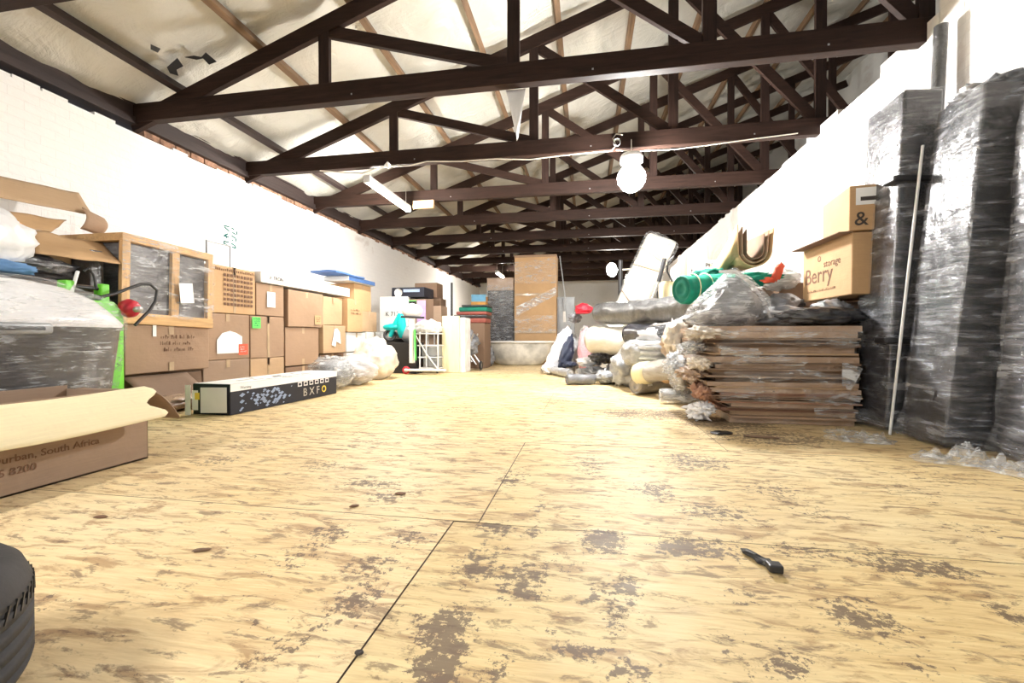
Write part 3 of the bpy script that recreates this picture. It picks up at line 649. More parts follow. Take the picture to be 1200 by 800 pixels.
c = fl(447, 445); c = Vector((c.x-.2, c.y+.2, .31)); bag('plastic_bag', 'tall white and peach plastic sack, last of the bags by the left cartons', 'bag', c, (.36, .36, .36), 'bag_cream', 12, .16, 2.2, shape=lambda p: Vector((p.x*(1-.25*max(0, p.z)), p.y*(1-.25*max(0, p.z)), p.z)))

# ---- foreground open carton
q0 = Vector((-2.42, .62)); q1 = Vector((-2.425, 2.03)); H0 = .40; D0 = .56
r = thing('open_carton', 'low open cardboard carton with printed address, flap hanging down towards the aisle', 'box', (-2.7, 1.3, 0))
g = MB(); t_ = .006
g.box((q0.x-D0, q0.y, .001), (q0.x, q1.y, .012)); g.box((q0.x-t_, q0.y, 0.001), (q0.x, q1.y, H0)); g.box((q0.x-D0, q0.y, .001), (q0.x-D0+t_, q1.y, H0))
g.box((q0.x-D0, q1.y-t_, .001), (q0.x, q1.y, H0-.02)); g.box((q0.x-D0, q0.y, .001), (q0.x, q0.y+t_, H0))
link('carton_body', g, 'card_grey', r, bevel=.002)
ft = [Vector((q0.x+.004, q0.y, H0)), Vector((q1.x+.004, q1.y-.03, H0+.0)), Vector((q1.x+.13, q1.y-.02, H0-.165)), Vector((q0.x+.13, q0.y, H0-.175))]
def fw(u, v):
    a = ft[0].lerp(ft[1], u); b = ft[3].lerp(ft[2], u); p = a.lerp(b, v)
    if u > .93: p.y += .045*math.sin(v*9)*(u-.93)/.07-.02*(v-.5)
    return (p.x+.012*math.sin(v*3.1), p.y, p.z+.008*math.sin(u*7))
link('carton_flap', MB().sheet(fw, 60, 10), 'card_pale', r, solid=.005)  # paler card than the body: light from above put into the flap colour
link('carton_flap', MB().sheet(lambda u, v: (q0.x-.05-.45*u, q1.y+.002+.24*v, H0-.02+.02*v-.22*v*v), 8, 8), 'card_grey', r, solid=.005)
text('Road, Pinetown-Durban, South Africa', .045, (q0.x, 1.06, .145), '+X', 'ink_brown', r, off=.003, squash=1.05); text('031 205 8200', .045, (q0.x, 1.27, .09), '+X', 'ink_brown', r, off=.003, squash=1.05)
link('printed_mark', MB().tube([(q0.x+.003, 1.50, .215), (q0.x+.003, 1.56, .205), (q0.x+.003, 1.585, .225)], .004, 6), 'ink', r)
# ---- wrapped tub with domed lid behind it
cc = Vector((-3.46, 1.97, 0))
r = thing('storage_tub', 'big dark tub with white domed lid and handle slot, wrapped in clear film', 'tub', cc)
def rr(p, a, b, n=3.2):
    return p
def superring(a, b, z, n=40, e=.55):
    out = []
    for k in range(n):
        t = 2*math.pi*k/n; c_, s_ = math.cos(t), math.sin(t)
        out.append((cc.x+a*math.copysign(abs(c_)**e, c_), cc.y+b*math.copysign(abs(s_)**e, s_), z))
    return out
def loft(rings, cap=True):
    n = len(rings[0]); vs = [p for rg in rings for p in rg]
    fs = [(i*n+k, i*n+(k+1) % n, (i+1)*n+(k+1) % n, (i+1)*n+k) for i in range(len(rings)-1) for k in range(n)]
    mb = MB().add(vs, fs, True)
    if cap: mb.add(rings[0], [tuple(range(n))[::-1]], True); mb.add(rings[-1], [tuple(range(n))], True)
    return mb
link('tub_body', loft([superring(.32, .40, .01), superring(.38, .46, .05), superring(.42, .50, .45), superring(.445, .53, .72), superring(.455, .54, .74)]), 'film_dark', r)
link('domed_lid', loft([superring(.45, .535, .735), superring(.46, .545, .76), superring(.43, .51, .83, e=.65), superring(.37, .44, .92, e=.75), superring(.27, .32, .99, e=.85), superring(.14, .17, 1.025, e=.9), superring(.02, .02, 1.035, e=1)]), 'bag_white', r)
hs = atX(25, 384, cc.x+.46); g = MB(); g.bbox((cc.x+.42, hs.y-.16, hs.z-.035), (cc.x+.475, hs.y+.14, hs.z+.03), .02, 3); link('handle', g, 'grey_metal', r)
g = MB(); g.bbox((cc.x+.45, hs.y-.12, hs.z-.016), (cc.x+.48, hs.y+.10, hs.z+.012), .012, 3); link('handle_slot', g, 'black', r)
def ringn(a, b, z, s):
    return [(p[0]+.022*noise.noise(Vector((p[0]*7, p[1]*7, z*9+s))), p[1]+.022*noise.noise(Vector((p[1]*8, z*6, s))), z) for p in superring(a, b, z, 80, .62)]
link('stretch_film', loft([ringn(.385, .465, .02, 0), ringn(.44, .52, .2, 1), ringn(.47, .55, .4, 2), ringn(.485, .57, .6, 2.3), ringn(.49, .575, .74, 3), ringn(.48, .57, .82, 3), ringn(.41, .49, .93, 3), ringn(.2, .25, 1.045, 3)], False), 'clear_film', r)
# ---- support furniture and things above, at left edge
r = thing('dresser', 'dark wooden dresser top carrying the white and black bags', 'furniture', (-4.25, 2.2, 0))
link('dresser_body', MB().bbox((-4.9, 1.3, .002), (-4.02, 2.95, 1.06), .01), 'dark_wood', r); link('dresser_top', MB().bbox((-4.95, 1.26, 1.06), (-3.98, 2.98, 1.10), .008), 'dark_wood', r)
bag('bin_bag', 'black plastic rubbish bag squeezed under the cardboard flap', 'bag', (-4.13, 2.50, 1.21), (.13, .38, .11), 'bin_bag', 21, .2, 2.6, 1.102)
c = atX(8, 290, -3.98); bag('white_sack', 'plump white sack hanging in front of the open carton at the left edge', 'bag', (-4.02, c.y-.17, 1.36), (.16, .36, .22), 'bag_white', 31, .14, 2.2, 1.105)
c = atX(4, 331, -4.0); bag('blue_cloth', 'blue folded cloth under the white sack at the left edge', 'cloth', (-3.97, c.y-.1, 1.06+.1), (.13, .26, .055), 'blue_cloth', 33, .12, 3, 1.102)
# open carton with flaps
ox0, ox1, oy0, oy1, oz0, oz1 = -4.95, -4.28, 1.75, 2.96, 1.34, 1.62
r = thing('open_carton', 'open carton high on the dresser, upper flap raised over white packing', 'box', (-4.6, 2.4, 1.10))
g = MB(); g.box((ox0, oy0, 1.103), (ox1, oy1, 1.12)); g.box((ox0, oy0, 1.103), (ox0+.006, oy1, 1.6)); g.box((ox1-.006, oy0, 1.103), (ox1, oy1, 1.44)); g.box((ox0, oy1-.006, 1.103), (ox1, oy1, 1.5)); g.box((ox0, oy0, 1.103), (ox1, oy0+.006, 1.5))
link('carton_body', g, 'card_light', r)
# front flap pointing out to the aisle
a = atX(38, 270, -4.28); b_ = atX(120, 285, -4.28); c_ = atX(141, 309, -4.0); d_ = atX(42, 297, -4.0)
def quad(a, b, c, d, n=8, amp=.004, seed=0):
    return lambda u, v: tuple(a.lerp(b, u).lerp(d.lerp(c, u), v)+Vector((0, 0, amp*noise.noise(Vector((u*3, v*3, seed))))))
link('carton_flap', MB().sheet(quad(a, b_, c_, d_, amp=.02), 16, 8), 'card_warm', r, solid=.006)
# raised upper flap: long panel folded forward
a = atX(-40, 198, -4.62); b_ = atX(92, 226, -4.62); c_ = atX(108, 252, -4.45); d_ = atX(-40, 224, -4.45)
link('carton_flap', MB().sheet(quad(a, b_, c_, d_, amp=.01, seed=2), 20, 6), 'card_light', r, solid=.006)
a = atX(96, 243, -4.44); b_ = atX(122, 256, -4.44); c_ = atX(118, 276, -4.40); d_ = atX(94, 268, -4.36)
link('carton_flap', MB().sheet(lambda u, v: tuple(Vector(quad(a, b_, c_, d_)(u, v))+Vector((.06*math.sin(v*3.1), 0, 0))), 8, 8), 'card', r, solid=.006)
a = atX(-40, 240, -4.5); b_ = atX(78, 258, -4.5); c_ = atX(60, 272, -4.38); d_ = atX(-40, 262, -4.38)
link('carton_flap', MB().sheet(quad(a, b_, c_, d_, amp=.02, seed=5), 14, 6), 'card_warm', r, solid=.006)
bag('packing_foam', 'white crumpled packing spilling out of the high open carton', 'packing', (-4.56, 2.45, 1.46), (.20, .48, .09), 'bag_white', 41, .2, 3, 1.35)
c = atX(16, 258, -4.4); bag('orange_cloth', 'small orange cloth poking out of the high open carton', 'cloth', (-4.45, c.y, c.z-.02), (.05, .09, .03), 'poster_orange', 43, .2, 3, None, sub=3)
# ---- lime green machine
c = Vector((-3.80, 2.75, 0)); r = thing('pressure_washer', 'lime green upright machine with black handle bar, red knob and hose', 'machine', c)
link('machine_body', loft([[(c.x+.13*math.copysign(abs(math.cos(t))**.6, math.cos(t)), c.y+.19*math.copysign(abs(math.sin(t))**.6, math.sin(t)), z) for t in [2*math.pi*k/24 for k in range(24)]] for z in (.05, .3, .6, .9)]+[[(c.x+.10*math.cos(t), c.y+.15*math.sin(t), .96) for t in [2*math.pi*k/24 for k in range(24)]]]), 'green', r)
for yy in (c.y-.16, c.y+.08): link('handle_post', MB().bbox((c.x-.04, yy-.03, .88), (c.x+.04, yy+.03, 1.10), .008), 'green', r)
link('handle_bar', MB().tube([(c.x, c.y-.17, 1.06), (c.x, c.y+.10, 1.06)], .014, 8), 'black', r)
link('handle_bar', MB().tube([(c.x+.02, c.y-.17, .99), (c.x+.02, c.y+.10, .99)], .02, 8), 'black', r)
rc = atX(151, 361, -3.68); link('red_knob', MB().lathe([(.001, -.05), (.06, -.05), (.075, -.02), (.07, .03), (.04, .06), (.001, .065)], 18, Matrix.Translation(rc) @ Matrix.Rotation(R(70), 4, 'X')), 'red', r)
link('valve', MB().lathe([(.001, 0), (.025, 0), (.025, .06), (.001, .065)], 12, Matrix.Translation(rc+Vector((.05, 0, -.01))) @ Matrix.Rotation(R(90), 4, 'Y')), 'steel', r)
link('hose', MB().tube([atX(x, y, -3.62) for x, y in [(118, 348), (135, 344), (150, 338), (165, 333), (176, 333), (184, 340), (182, 353), (175, 364), (165, 374), (158, 381)]], .012, 8), 'hose', r)
link('hose', MB().tube([atX(x, y, -3.66) for x, y in [(98, 318), (104, 314), (110, 322), (113, 338)]], .01, 8), 'hose', r)
link('skid_foot', MB().bbox((c.x-.14, c.y-.2, .002), (c.x+.14, c.y+.2, .055), .01), 'black', r)
o = link('white_pole', MB().tube([atX(83, 345, -3.75), atX(91, 318, -3.8)], .012, 8), 'white_plastic', bpy.data.objects['pressure_washer'])
r = link('wrapped_board', MB().bbox((-4.72, 2.99, .01), (-4.14, 3.10, 1.42), .01, 2, .015, 3, 2), 'film_grey', origin=(-4.4, 3.05, 0)); tag(r, 'grey film wrapped board standing between the open carton and the pine crate', 'board')

# ---- tyre lying at the bottom left corner
tc_ = Vector((-1.285, .435, 0)); Rt, Ht = .315, .245
Mt = Matrix.Translation(tc_)
cr = ray(36, 700)
prof = [(.19, .02), (.20, .0), (.27, .0), (.298, .02), (.312, .045)]
ng = 5; z0, z1_ = .045, Ht-.045
for k in range(ng):
    a = z0+(z1_-z0)*(k+.35)/ng; prof += [(Rt, a), (Rt-.014, a+.002), (Rt-.014, a+.009), (Rt, a+.011)]
prof += [(.312, Ht-.045), (.302, Ht-.018), (.285, Ht-.002), (.27, Ht), (.23, Ht-.004), (.205, Ht-.012), (.195, Ht-.03), (.193, .04), (.19, .02)]
t_o = thing('car_tyre', 'worn black car tyre lying flat at the bottom left corner', 'tyre', tc_)
link('tyre_casing', MB().lathe(prof, 96, Mt), 'rubber', t_o)
g = MB()
for k in range(84):
    a = 2*math.pi*k/84
    for zc, dz, sk in ((Ht-.062, .014, .05), ):
        p1 = Vector((Rt*math.cos(a), Rt*math.sin(a), zc-dz)); p2 = Vector(((Rt-.001)*math.cos(a+sk), (Rt-.001)*math.sin(a+sk), zc+dz))
        g.bar(tc_+p1, tc_+p2, .004, .004, (math.cos(a), math.sin(a), 0))
sp = link('tread_sipe', g, 'black', t_o)

# ================================================================== MID LEFT (8 m away)
def fb(x0, y0, x1, y1, Y, dep, label, mat, z0=None, **k):
    a = atY(x0, y1, Y); b = atY(x1, y0, Y); z = a.z if z0 is None else z0
    return carton((a.x, Y, z), (b.x, Y+dep, b.z), label, mat, seam='-Y', **k)
Yb = 8.35
base = carton((-4.9, 8.3, 0), (-3.9, 9.1, .78), 'plain white carton on the floor beneath the marked white carton', 'card_white', tapes=())
o = fb(445, 347, 478, 383, 8.28, .5, 'white carton with small dark marks beside the turquoise scooter', 'card_white', z0=.79, tapes=())
pt = atY(452, 370, 8.28); text('K 713', .12, pt, '-Y', 'ink', o, off=.012)
o = fb(477, 350, 499, 386, 8.35, .5, 'tall carton printed green, white and pink below the dark blue box', 'card_grey', z0=.77, tapes=())
a = atY(489, 352, 8.35); e = atY(499, 384, 8.35); mk = MB().box((a.x, 8.335, e.z), (e.x, 8.345, a.z)); link('pink_panel', mk, 'purple', o)
a = atY(477, 352, 8.35); e = atY(488, 360, 8.35); link('green_panel', MB().box((a.x, 8.335, e.z), (e.x, 8.345, a.z)), 'label_green', o)
a = atY(480, 353, 8.35); e = atY(488, 357, 8.35); link('appliance_picture', MB().box((a.x, 8.325, e.z), (e.x, 8.334, a.z)), 'black', o)
base = carton((-3.88, 8.5, 0), (-3.0, 9.1, .765), 'grey carton on the floor behind the white framed cart', 'card_grey', tapes=())
o = fb(500, 350, 508, 386, 8.4, .4, 'narrow dark grey carton behind the bicycle frame', 'card_dark', z0=.77, tapes=())
o = fb(508, 358, 517, 385, 8.4, .4, 'small grey plastic box behind the pale board', 'card_grey', z0=.77, tapes=())
za = atY(458, 349, 8.3).z
o = fb(459, 336, 497, 348.5, 8.3, .55, 'dark blue printed product box with a round white picture', 'blue_dark', z0=za+.01, tapes=())
a = atY(467, 343, 8.3); link('printed_picture', MB().lathe([(.001, -.003), (.085, -.003), (.085, 0)], 20, Matrix.Translation((a.x, 8.288, a.z)) @ Matrix.Rotation(R(90), 4, 'X')), 'white_paper', o)
a = atY(473, 339, 8.3); e = atY(492, 342, 8.3); link('printed_title', MB().box((a.x, 8.285, e.z), (e.x, 8.29, a.z)), 'print_blue', o)
o = fb(486, 331, 512, 349, 8.9, .4, 'brown carton behind the dark blue product box', 'card_dark', tapes=())
o = carton((atY(497, 349, 8.9).x, 8.92, .77), (atY(516, 349, 8.9).x, 9.3, atY(500, 349.4, 8.9).z), 'hidden brown carton propping the one behind the blue box', 'card_dark', tapes=())
# black bin with teal scooter in front
c = fl(441, 436); c = Vector((-3.76, 8.13, 0))
r = thing('black_bin', 'square black plastic bin beneath the turquoise toy scooter', 'bin', c)
link('bin_body', loft([[(c.x+s*x, c.y+s*y*.8, z) for x, y in ((-1, -1), (1, -1), (1, 1), (-1, 1))] for z, s in ((.005, .12), (.62, .17))]), 'black', r); link('bin_rim', MB().bbox((c.x-.19, c.y-.15, .62), (c.x+.19, c.y+.15, .65), .01), 'black', r)
# crate under scooter
c = carton((-3.72, 7.55, 0), (-3.1, 7.95, atY(457, 393, 7.75).z-.13), 'black lidded box on the floor carrying the turquoise scooter', 'black', tapes=())
# teal toy motor scooter
def wheel(c, R_, w, parent, axis='X', mat='black'):
    Mw = Matrix.Translation(c) @ (Matrix.Rotation(R(90), 4, 'Y') if axis == 'X' else (Matrix.Rotation(R(90), 4, 'X') if axis == 'Y' else axis))
    link('wheel', MB().lathe([(R_*.62, -w*.5), (R_*.85, -w*.5), (R_, -w*.25), (R_, w*.25), (R_*.85, w*.5), (R_*.62, w*.5), (R_*.62, -w*.5)], 28, Mw), mat, parent)
    link('hub', MB().lathe([(.001, -w*.35), (R_*.25, -w*.35), (R_*.63, -w*.2), (R_*.63, w*.2), (R_*.25, w*.35), (.001, w*.35)], 20, Mw), 'steel', parent)
wc = atY(457, 393, 7.75); r = thing('toy_scooter', 'turquoise toy motor scooter with black wheel, perched on the black box', 'scooter', (wc.x, 7.75, wc.z-.125))
wheel(Vector((wc.x, 7.75, wc.z)), .125, .07, r, Matrix.Rotation(R(70), 4, 'X') @ Matrix.Rotation(R(20), 4, 'Y'))
g = MB(); g.tube([Vector((wc.x+.02, 7.72, wc.z-.02)), Vector((wc.x+.12, 7.72, wc.z+.22)), Vector((wc.x+.20, 7.75, wc.z+.42))], [.04, .05, .03], 10); link('front_fork', g, 'teal', r)
g = MB(); g.blob((wc.x+.05, 7.75, wc.z+.16), (.19, .10, .07), 2, .05, 2, None, 3); link('mudguard', g, 'teal', r)
g = MB(); g.blob((wc.x+.23, 7.76, wc.z+.18), (.09, .09, .24), 3, .05, 2, None, 3); link('leg_shield', g, 'teal', r)
g = MB(); g.blob((wc.x+.36, 7.82, wc.z+.02), (.17, .12, .17), 5, .1, 2, None, 3); link('seat_body', g, 'grey_metal', r)
g = MB(); g.tube([Vector((wc.x+.16, 7.75, wc.z+.42)), Vector((wc.x+.46, 7.72, wc.z+.46))], .018, 8); link('handlebar', g, 'white_plastic', r)
# white kick scooter / frame with red wheel
b0 = fl(474, 436); Yk = 7.42
r = thing('kick_scooter', 'white folded scooter standing upright with a small red wheel', 'scooter', (atY(474, 430, Yk).x, Yk, 0))
rw = atY(476, 430, Yk); wheel(Vector((rw.x, Yk, .075)), .072, .05, r, 'Y', 'red')
g = MB(); g.bar(atY(483, 425, Yk), atY(483, 372, Yk), .10, .07); link('column', g, 'white_plastic', r)
g = MB(); g.blob(atY(483, 364, Yk), (.20, .08, .13), 6, .1, 2, None, 3); link('head_unit', g, 'bag_white', r)
g = MB(); g.tube([atY(470, 371, Yk-.05), atY(497, 372, Yk-.05)], .02, 8); link('handlebar', g, 'black', r)
g = MB(); g.bbox((rw.x-.02, Yk-.07, .06), (rw.x+.75, Yk+.07, .10), .015); link('deck', g, 'white_plastic', r)
g = MB(); g.bar(atY(487, 422, Yk-.06), atY(486, 386, Yk-.06), .05, .02); link('green_trim', g, 'label_green', r)
# white wire cart with bags
r = thing('wire_cart', 'white wire cart with grey mesh baskets and film over it', 'cart', (atY(500, 434, 7.7).x, 7.7, 0))
ax0, ax1 = atY(488, 430, 7.7).x, atY(515, 430, 7.7).x
g = MB()
for z in (.10, .30, .52, .74):
    g.tube([(ax0+.10*(1-z), 7.62, z), (ax1, 7.62, z), (ax1, 8.05, z), (ax0+.1*(1-z), 8.05, z), (ax0+.1*(1-z), 7.62, z)], .013, 6)
for x in (ax0+.1, (ax0+ax1)/2, ax1): g.tube([(x, 7.62, .07), (x, 7.62, .78)], .014, 6); g.tube([(x, 8.05, .07), (x, 8.05, .78)], .014, 6)
g.tube([(ax0-.02, 7.60, .78), (ax0+.25, 7.60, .35), (ax1, 7.60, .09)], .014, 6); link('cart_frame', g, 'white_plastic', r)
g = MB(); g.bbox((ax0+.12, 7.66, .32), (ax1-.02, 8.0, .50), .01); g.bbox((ax0+.15, 7.66, .12), (ax1-.02, 8.0, .27), .01); link('mesh_basket', g, 'grey_metal', r)
for x in (ax0+.1, ax1-.03): wheel(Vector((x, 7.68, .045)), .043, .03, r)
bag('plastic_bag', 'white plastic bag heaped on top of the wire cart', 'bag', ((ax0+ax1)/2-.02, 7.8, .86), (.27, .2, .15), 'bag_white', 52, .18, 2.5, .757)
# pale board standing
a = atY(518, 436, 7.9); b_ = atY(538, 370, 7.9)
r = thing('pale_board', 'upright pale yellow and white box section standing beside the cart', 'board', (a.x+.15, 7.95, 0))
link('front_panel', MB().bbox((a.x, 7.90, .002), (b_.x, 7.95, b_.z), .006), 'board_pale', r); link('side_panel', MB().bbox((b_.x-.04, 7.955, .002), (b_.x+.10, 8.35, b_.z-.03), .006), 'white_plastic', r)
# stacked flat things and pole
a = atY(513, 374, 9.0); 
zz = .0
sup = carton((-2.9, 9.0, 0), (-2.15, 9.6, .98), 'dark brown carton carrying flat dark items beyond the pale board', 'card_dark', tapes=())
for i, (h, m_, lb) in enumerate([(.10, 'maroon', 'flat dark red case in the pile behind the pale board'), (.07, 'black', 'flat black case in the pile behind the pale board'), (.07, 'maroon', 'second flat dark red case in the pile behind the pale board, under the green one'), (.09, 'green_dark', 'flat dark green case topmost in the pile behind the pale board'), (.05, 'black', 'thin black board on top of the dark green case')]):
    w_ = .78-.05*i; z = .985+sum([.10, .07, .07, .09, .05][:i])+.002*i
    o = link('flat_case', MB().bbox((-2.9+.06*i, 9.0, z), (-2.9+.06*i+w_, 9.5, z+h), .02, 2), m_, origin=(-2.5, 9.2, z)); tag(o, lb, 'case', 'flat cases piled behind the pale board')
p1 = atY(529, 331, 8.9); o = link('pole', MB().tube([(p1.x, 8.92, .003), (p1.x, 8.92, p1.z)], .025, 10), 'black', origin=(p1.x, 8.92, 0)); tag(o, 'thin dark upright pole rising behind the pale board', 'pole')
# pictorial box blue / orange
o = fb(552, 347, 569, 381, 10.95, .3, 'carton printed blue and orange left of the silver wrapped unit', 'poster_orange', tapes=())
a = atY(552, 345, 10.9); e = atY(569, 353, 10.9); link('blue_band', MB().box((a.x, 10.925, e.z), (e.x, 10.94, a.z)), 'sky_blue', o)
a = atY(562, 362, 10.9); link('printed_picture', MB().lathe([(.001, -.003), (.1, -.003), (.1, 0)], 12, Matrix.Translation((a.x, 10.93, a.z)) @ Matrix.Rotation(R(90), 4, 'X')), 'ink', o)
e0 = atY(552, 381, 10.95); carton((e0.x-.1, 10.95, 0), (e0.x+.34, 11.4, e0.z-.01), 'low dark carton under the blue and orange printed one', 'film_grey', tapes=())
# pram and silver bits
pc = atY(551, 415, 8.6); r = thing('pushchair', 'folded pushchair wrapped in clear film with a black wheel', 'pushchair', (pc.x, 8.6, 0))
wheel(Vector((pc.x-.03, 8.5, .15)), .145, .05, r); wheel(Vector((pc.x+.25, 8.5, .10)), .095, .04, r)
g = MB()
for dy in (0, .35): g.tube([(pc.x-.35, 8.5+dy, .95), (pc.x-.15, 8.5+dy, .55), (pc.x+.15, 8.5+dy, .12)], .018, 8); g.tube([(pc.x+.1, 8.5+dy, .75), (pc.x-.1, 8.5+dy, .25), (pc.x-.03, 8.5+dy, .15)], .016, 8)
g.tube([(pc.x-.35, 8.5, .95), (pc.x-.35, 8.85, .95)], .018, 8); link('frame', g, 'steel', r)
g = MB(); g.blob((pc.x-.08, 8.67, .55), (.24, .16, .30), 8, .25, 2.5, None); link('seat', g, 'film_silver', r)
bag('wrapped_parcel', 'crumpled silver wrapped parcel on the floor left of the bathtub', 'parcel', (atY(566, 410, 9.7).x+.1, 9.78, .22), (.16, .13, .24), 'film_silver', 60, .3, 2.5)
# ---- silver wrapped dark unit
a = atY(571, 396, 11.2); b_ = atY(602, 325, 11.2)
r = thing('wrapped_cabinet', 'dark cabinet wrapped in shiny film with a cardboard cap, left of the tall carton', 'cabinet', ((a.x+b_.x)/2, 11.5, 0))
link('cabinet_body', MB().bbox((a.x, 11.2, .002), (b_.x, 11.8, b_.z-.30), .02, 2, .02, 3, 2), 'film_black', r); link('cardboard_cap', MB().bbox((a.x-.01, 11.18, b_.z-.34), (b_.x+.01, 11.82, b_.z), .02, 2, .01, 3, 1), 'film_brown', r)
link('stretch_film', MB().sheet(lambda u, v: (a.x-.02+(b_.x-a.x+.04)*u, 11.15+.03*noise.noise(Vector((u*6, v*14, 1))), .3+v*(b_.z-.5)), 20, 40), 'clear_film', r)
# ---- tall carton
a = atY(603, 432, 11.0); b_ = atY(652, 298, 11.0)
r = thing('tall_carton', 'very tall tan cardboard carton taped across, standing behind the bathtub', 'box', ((a.x+b_.x)/2, 11.3, 0))
link('carton_body', MB().bbox((a.x, 11.0, .002), (b_.x, 11.6, b_.z), .012, 2, .012, 8, 3), 'card_warm', r)
for yy in (345, 389):
    z = atY(620, yy, 11.0).z; link('packing_tape', MB().box((a.x, 10.984, z-.03), (b_.x, 10.988, z+.03)), 'tape', r)
link('top_edge', MB().bbox((a.x-.006, 10.985, b_.z-.05), (b_.x+.006, 11.61, b_.z+.006), .006), 'card', r)
def diag(u, v):
    p = Vector((a.x+.05, 10.975, 1.3)).lerp(Vector((b_.x, 10.975, 1.85)), u); return (p.x, p.y+.012*noise.noise(Vector((u*8, v*8, 0))), p.z-.10+.26*v*(1-.2*u))
link('stretch_film', MB().sheet(diag, 24, 8), 'clear_haze', r)
link('stretch_film', MB().sheet(lambda u, v: (a.x+(b_.x-a.x)*u, 10.97+.014*noise.noise(Vector((u*7, v*12, 5))), 2.05+.55*v+.1*u*v), 24, 12), 'clear_thin', r)
link('stretch_film', MB().sheet(lambda u, v: (a.x+(b_.x-a.x)*u, 10.97+.014*noise.noise(Vector((u*7, v*12, 9))), .78+.45*v), 24, 12), 'clear_thin', r)
# ---- bathtub
c = Vector(((fl(578, 430).x+fl(652, 430).x)/2+.02, 10.35, 0)); c.x = (atY(566, 400, 10.2).x+atY(650, 400, 10.2).x)/2
hw = (atY(650, 400, 10.2).x-atY(566, 400, 10.2).x)/2; hz = .585
def br(a, b, z, e=.8, n=48): return [(c.x+a*math.copysign(abs(math.cos(t))**e, math.cos(t)), c.y+b*math.copysign(abs(math.sin(t))**e, math.sin(t)), z) for t in [2*math.pi*k/n for k in range(n)]]
r = thing('bathtub', 'freestanding oval bathtub with a white rim and stained grey outside', 'bathtub', c)
link('tub_shell', loft([br(hw*.55, .20, .01), br(hw*.68, .26, .06), br(hw*.80, .32, .2), br(hw*.89, .36, .4), br(hw*.94, .375, hz-.03)]), 'enamel_grey', r)
link('tub_rim', loft([br(hw*.94, .375, hz-.05), br(hw*1.0, .41, hz-.045), br(hw*1.02, .42, hz-.02), br(hw*1.0, .41, hz), br(hw*.92, .35, hz), br(hw*.86, .31, hz-.06), br(hw*.7, .25, .2), br(hw*.4, .15, .12)], True), 'enamel', r)
# ---- grey cabinet, sheet, rod
a = atY(652, 381, 11.3); b_ = atY(669, 346, 11.3)
r = thing('metal_cabinet', 'narrow grey metal cabinet with a paper notice, right of the tall carton', 'cabinet', ((a.x+b_.x)/2, 11.5, 0))
link('cabinet_body', MB().bbox((a.x+.02, 11.3, .002), (b_.x+.1, 11.8, 1.72), .01), 'grey_metal', r); link('cabinet_door', MB().bbox((a.x+.05, 11.285, .1), (b_.x+.07, 11.298, 1.66), .006), 'grey_metal', r)
q_ = atY(661.5, 371, 11.28); link('paper_notice', MB().box((q_.x-.04, 11.278, q_.z-.14), (q_.x+.04, 11.283, q_.z+.14)), 'white_paper', r)
rod = atY(656, 300, 10.9); rb = atY(662, 346, 10.9)
o = link('thin_rod', MB().tube([rod, rb, Vector((rb.x+.12, 10.9, .0))], .014, 6), 'grey_metal', origin=(rb.x, 10.9, 0)); tag(o, 'thin metal rod leaning beside the grey cabinet', 'rod')
# ================================================================== RIGHT SIDE
# ---- flattened cartons piled flat, film hanging off them
rs = random.Random(11)
sx0, sx1, sy0, sy1 = 1.00, 2.02, 3.62, 4.62
z = .003; i = 0; prot = None
GF = 'flattened cartons in the tall pile on the right'
LF = 'flattened brown carton lying in the tall pile on the right'
while z < .765:
    th = rs.choice([.011, .012, .014, .016, .022, .03]); bl = rs.random()
    ox = rs.uniform(-.07, .05)*(1.0 if z > .12 else .6)+(.10 if z < .14 else 0); oy = rs.uniform(-.02, .05); ex = rs.uniform(-.10, .05)
    mat = rs.choice(['card', 'card_grey', 'card_dark', 'card_dark', 'card_light', 'card_grey', 'card_red']) if bl < .8 else 'film_brown'
    if bl > .8: th = rs.uniform(.03, .05)
    if z+th > .775: th = .775-z
    seed = rs.random()*30
    def bend(x, y): return .004*noise.noise(Vector((x*2.5, y*2.5, seed)))
    x0, x1, y0, y1 = sx0+ox, sx1+ex*.5, sy0+oy, sy1+rs.uniform(-.08, .05)
    nx, ny = 10, 5; mb = MB()
    top = [(x0+(x1-x0)*a/nx, y0+(y1-y0)*b/ny) for a in range(nx+1) for b in range(ny+1)]
    # folded double wall: bottom ply, top ply, open at the ends
    ply = min(.004, th*.35); n0 = ny+1
    def slabz(za, zb):
        vs = [(x, y, z+za+bend(x, y)) for x, y in top]+[(x, y, z+zb+bend(x, y)) for x, y in top]; N = len(top); fs = []
        for a in range(nx):
            for b in range(ny):
                q_ = a*n0+b; fs.append((q_, q_+1, q_+n0+1, q_+n0)); fs.append((N+q_, N+q_+n0, N+q_+n0+1, N+q_+1))
        edge = [a*n0 for a in range(nx+1)]+[nx*n0+b for b in range(1, n0)]+[a*n0+ny for a in range(nx-1, -1, -1)]+[b for b in range(ny-1, 0, -1)]
        for k in range(len(edge)): p_, r_ = edge[k], edge[(k+1) % len(edge)]; fs.append((p_, r_, N+r_, N+p_))
        mb.add(vs, fs)
    if th > .02 and bl < .8: slabz(0, ply); slabz(th*.5-ply/2, th*.5+ply/2); slabz(th-ply-.001, th-.001); mb.box((x0+.004, y0+.012, z+.002), (x0+.02, y1, z+th-.002)); mb.box((x0, y0+.012, z+.001), (x1, y0+.018, z+th-.001))
    else: slabz(0, th-.0015)
    o = link('flattened_carton', mb, mat, origin=(sx0, sy0, z)); tag(o, LF, 'flattened box', GF)
    z += th; i += 1
TOPZ = z+.002
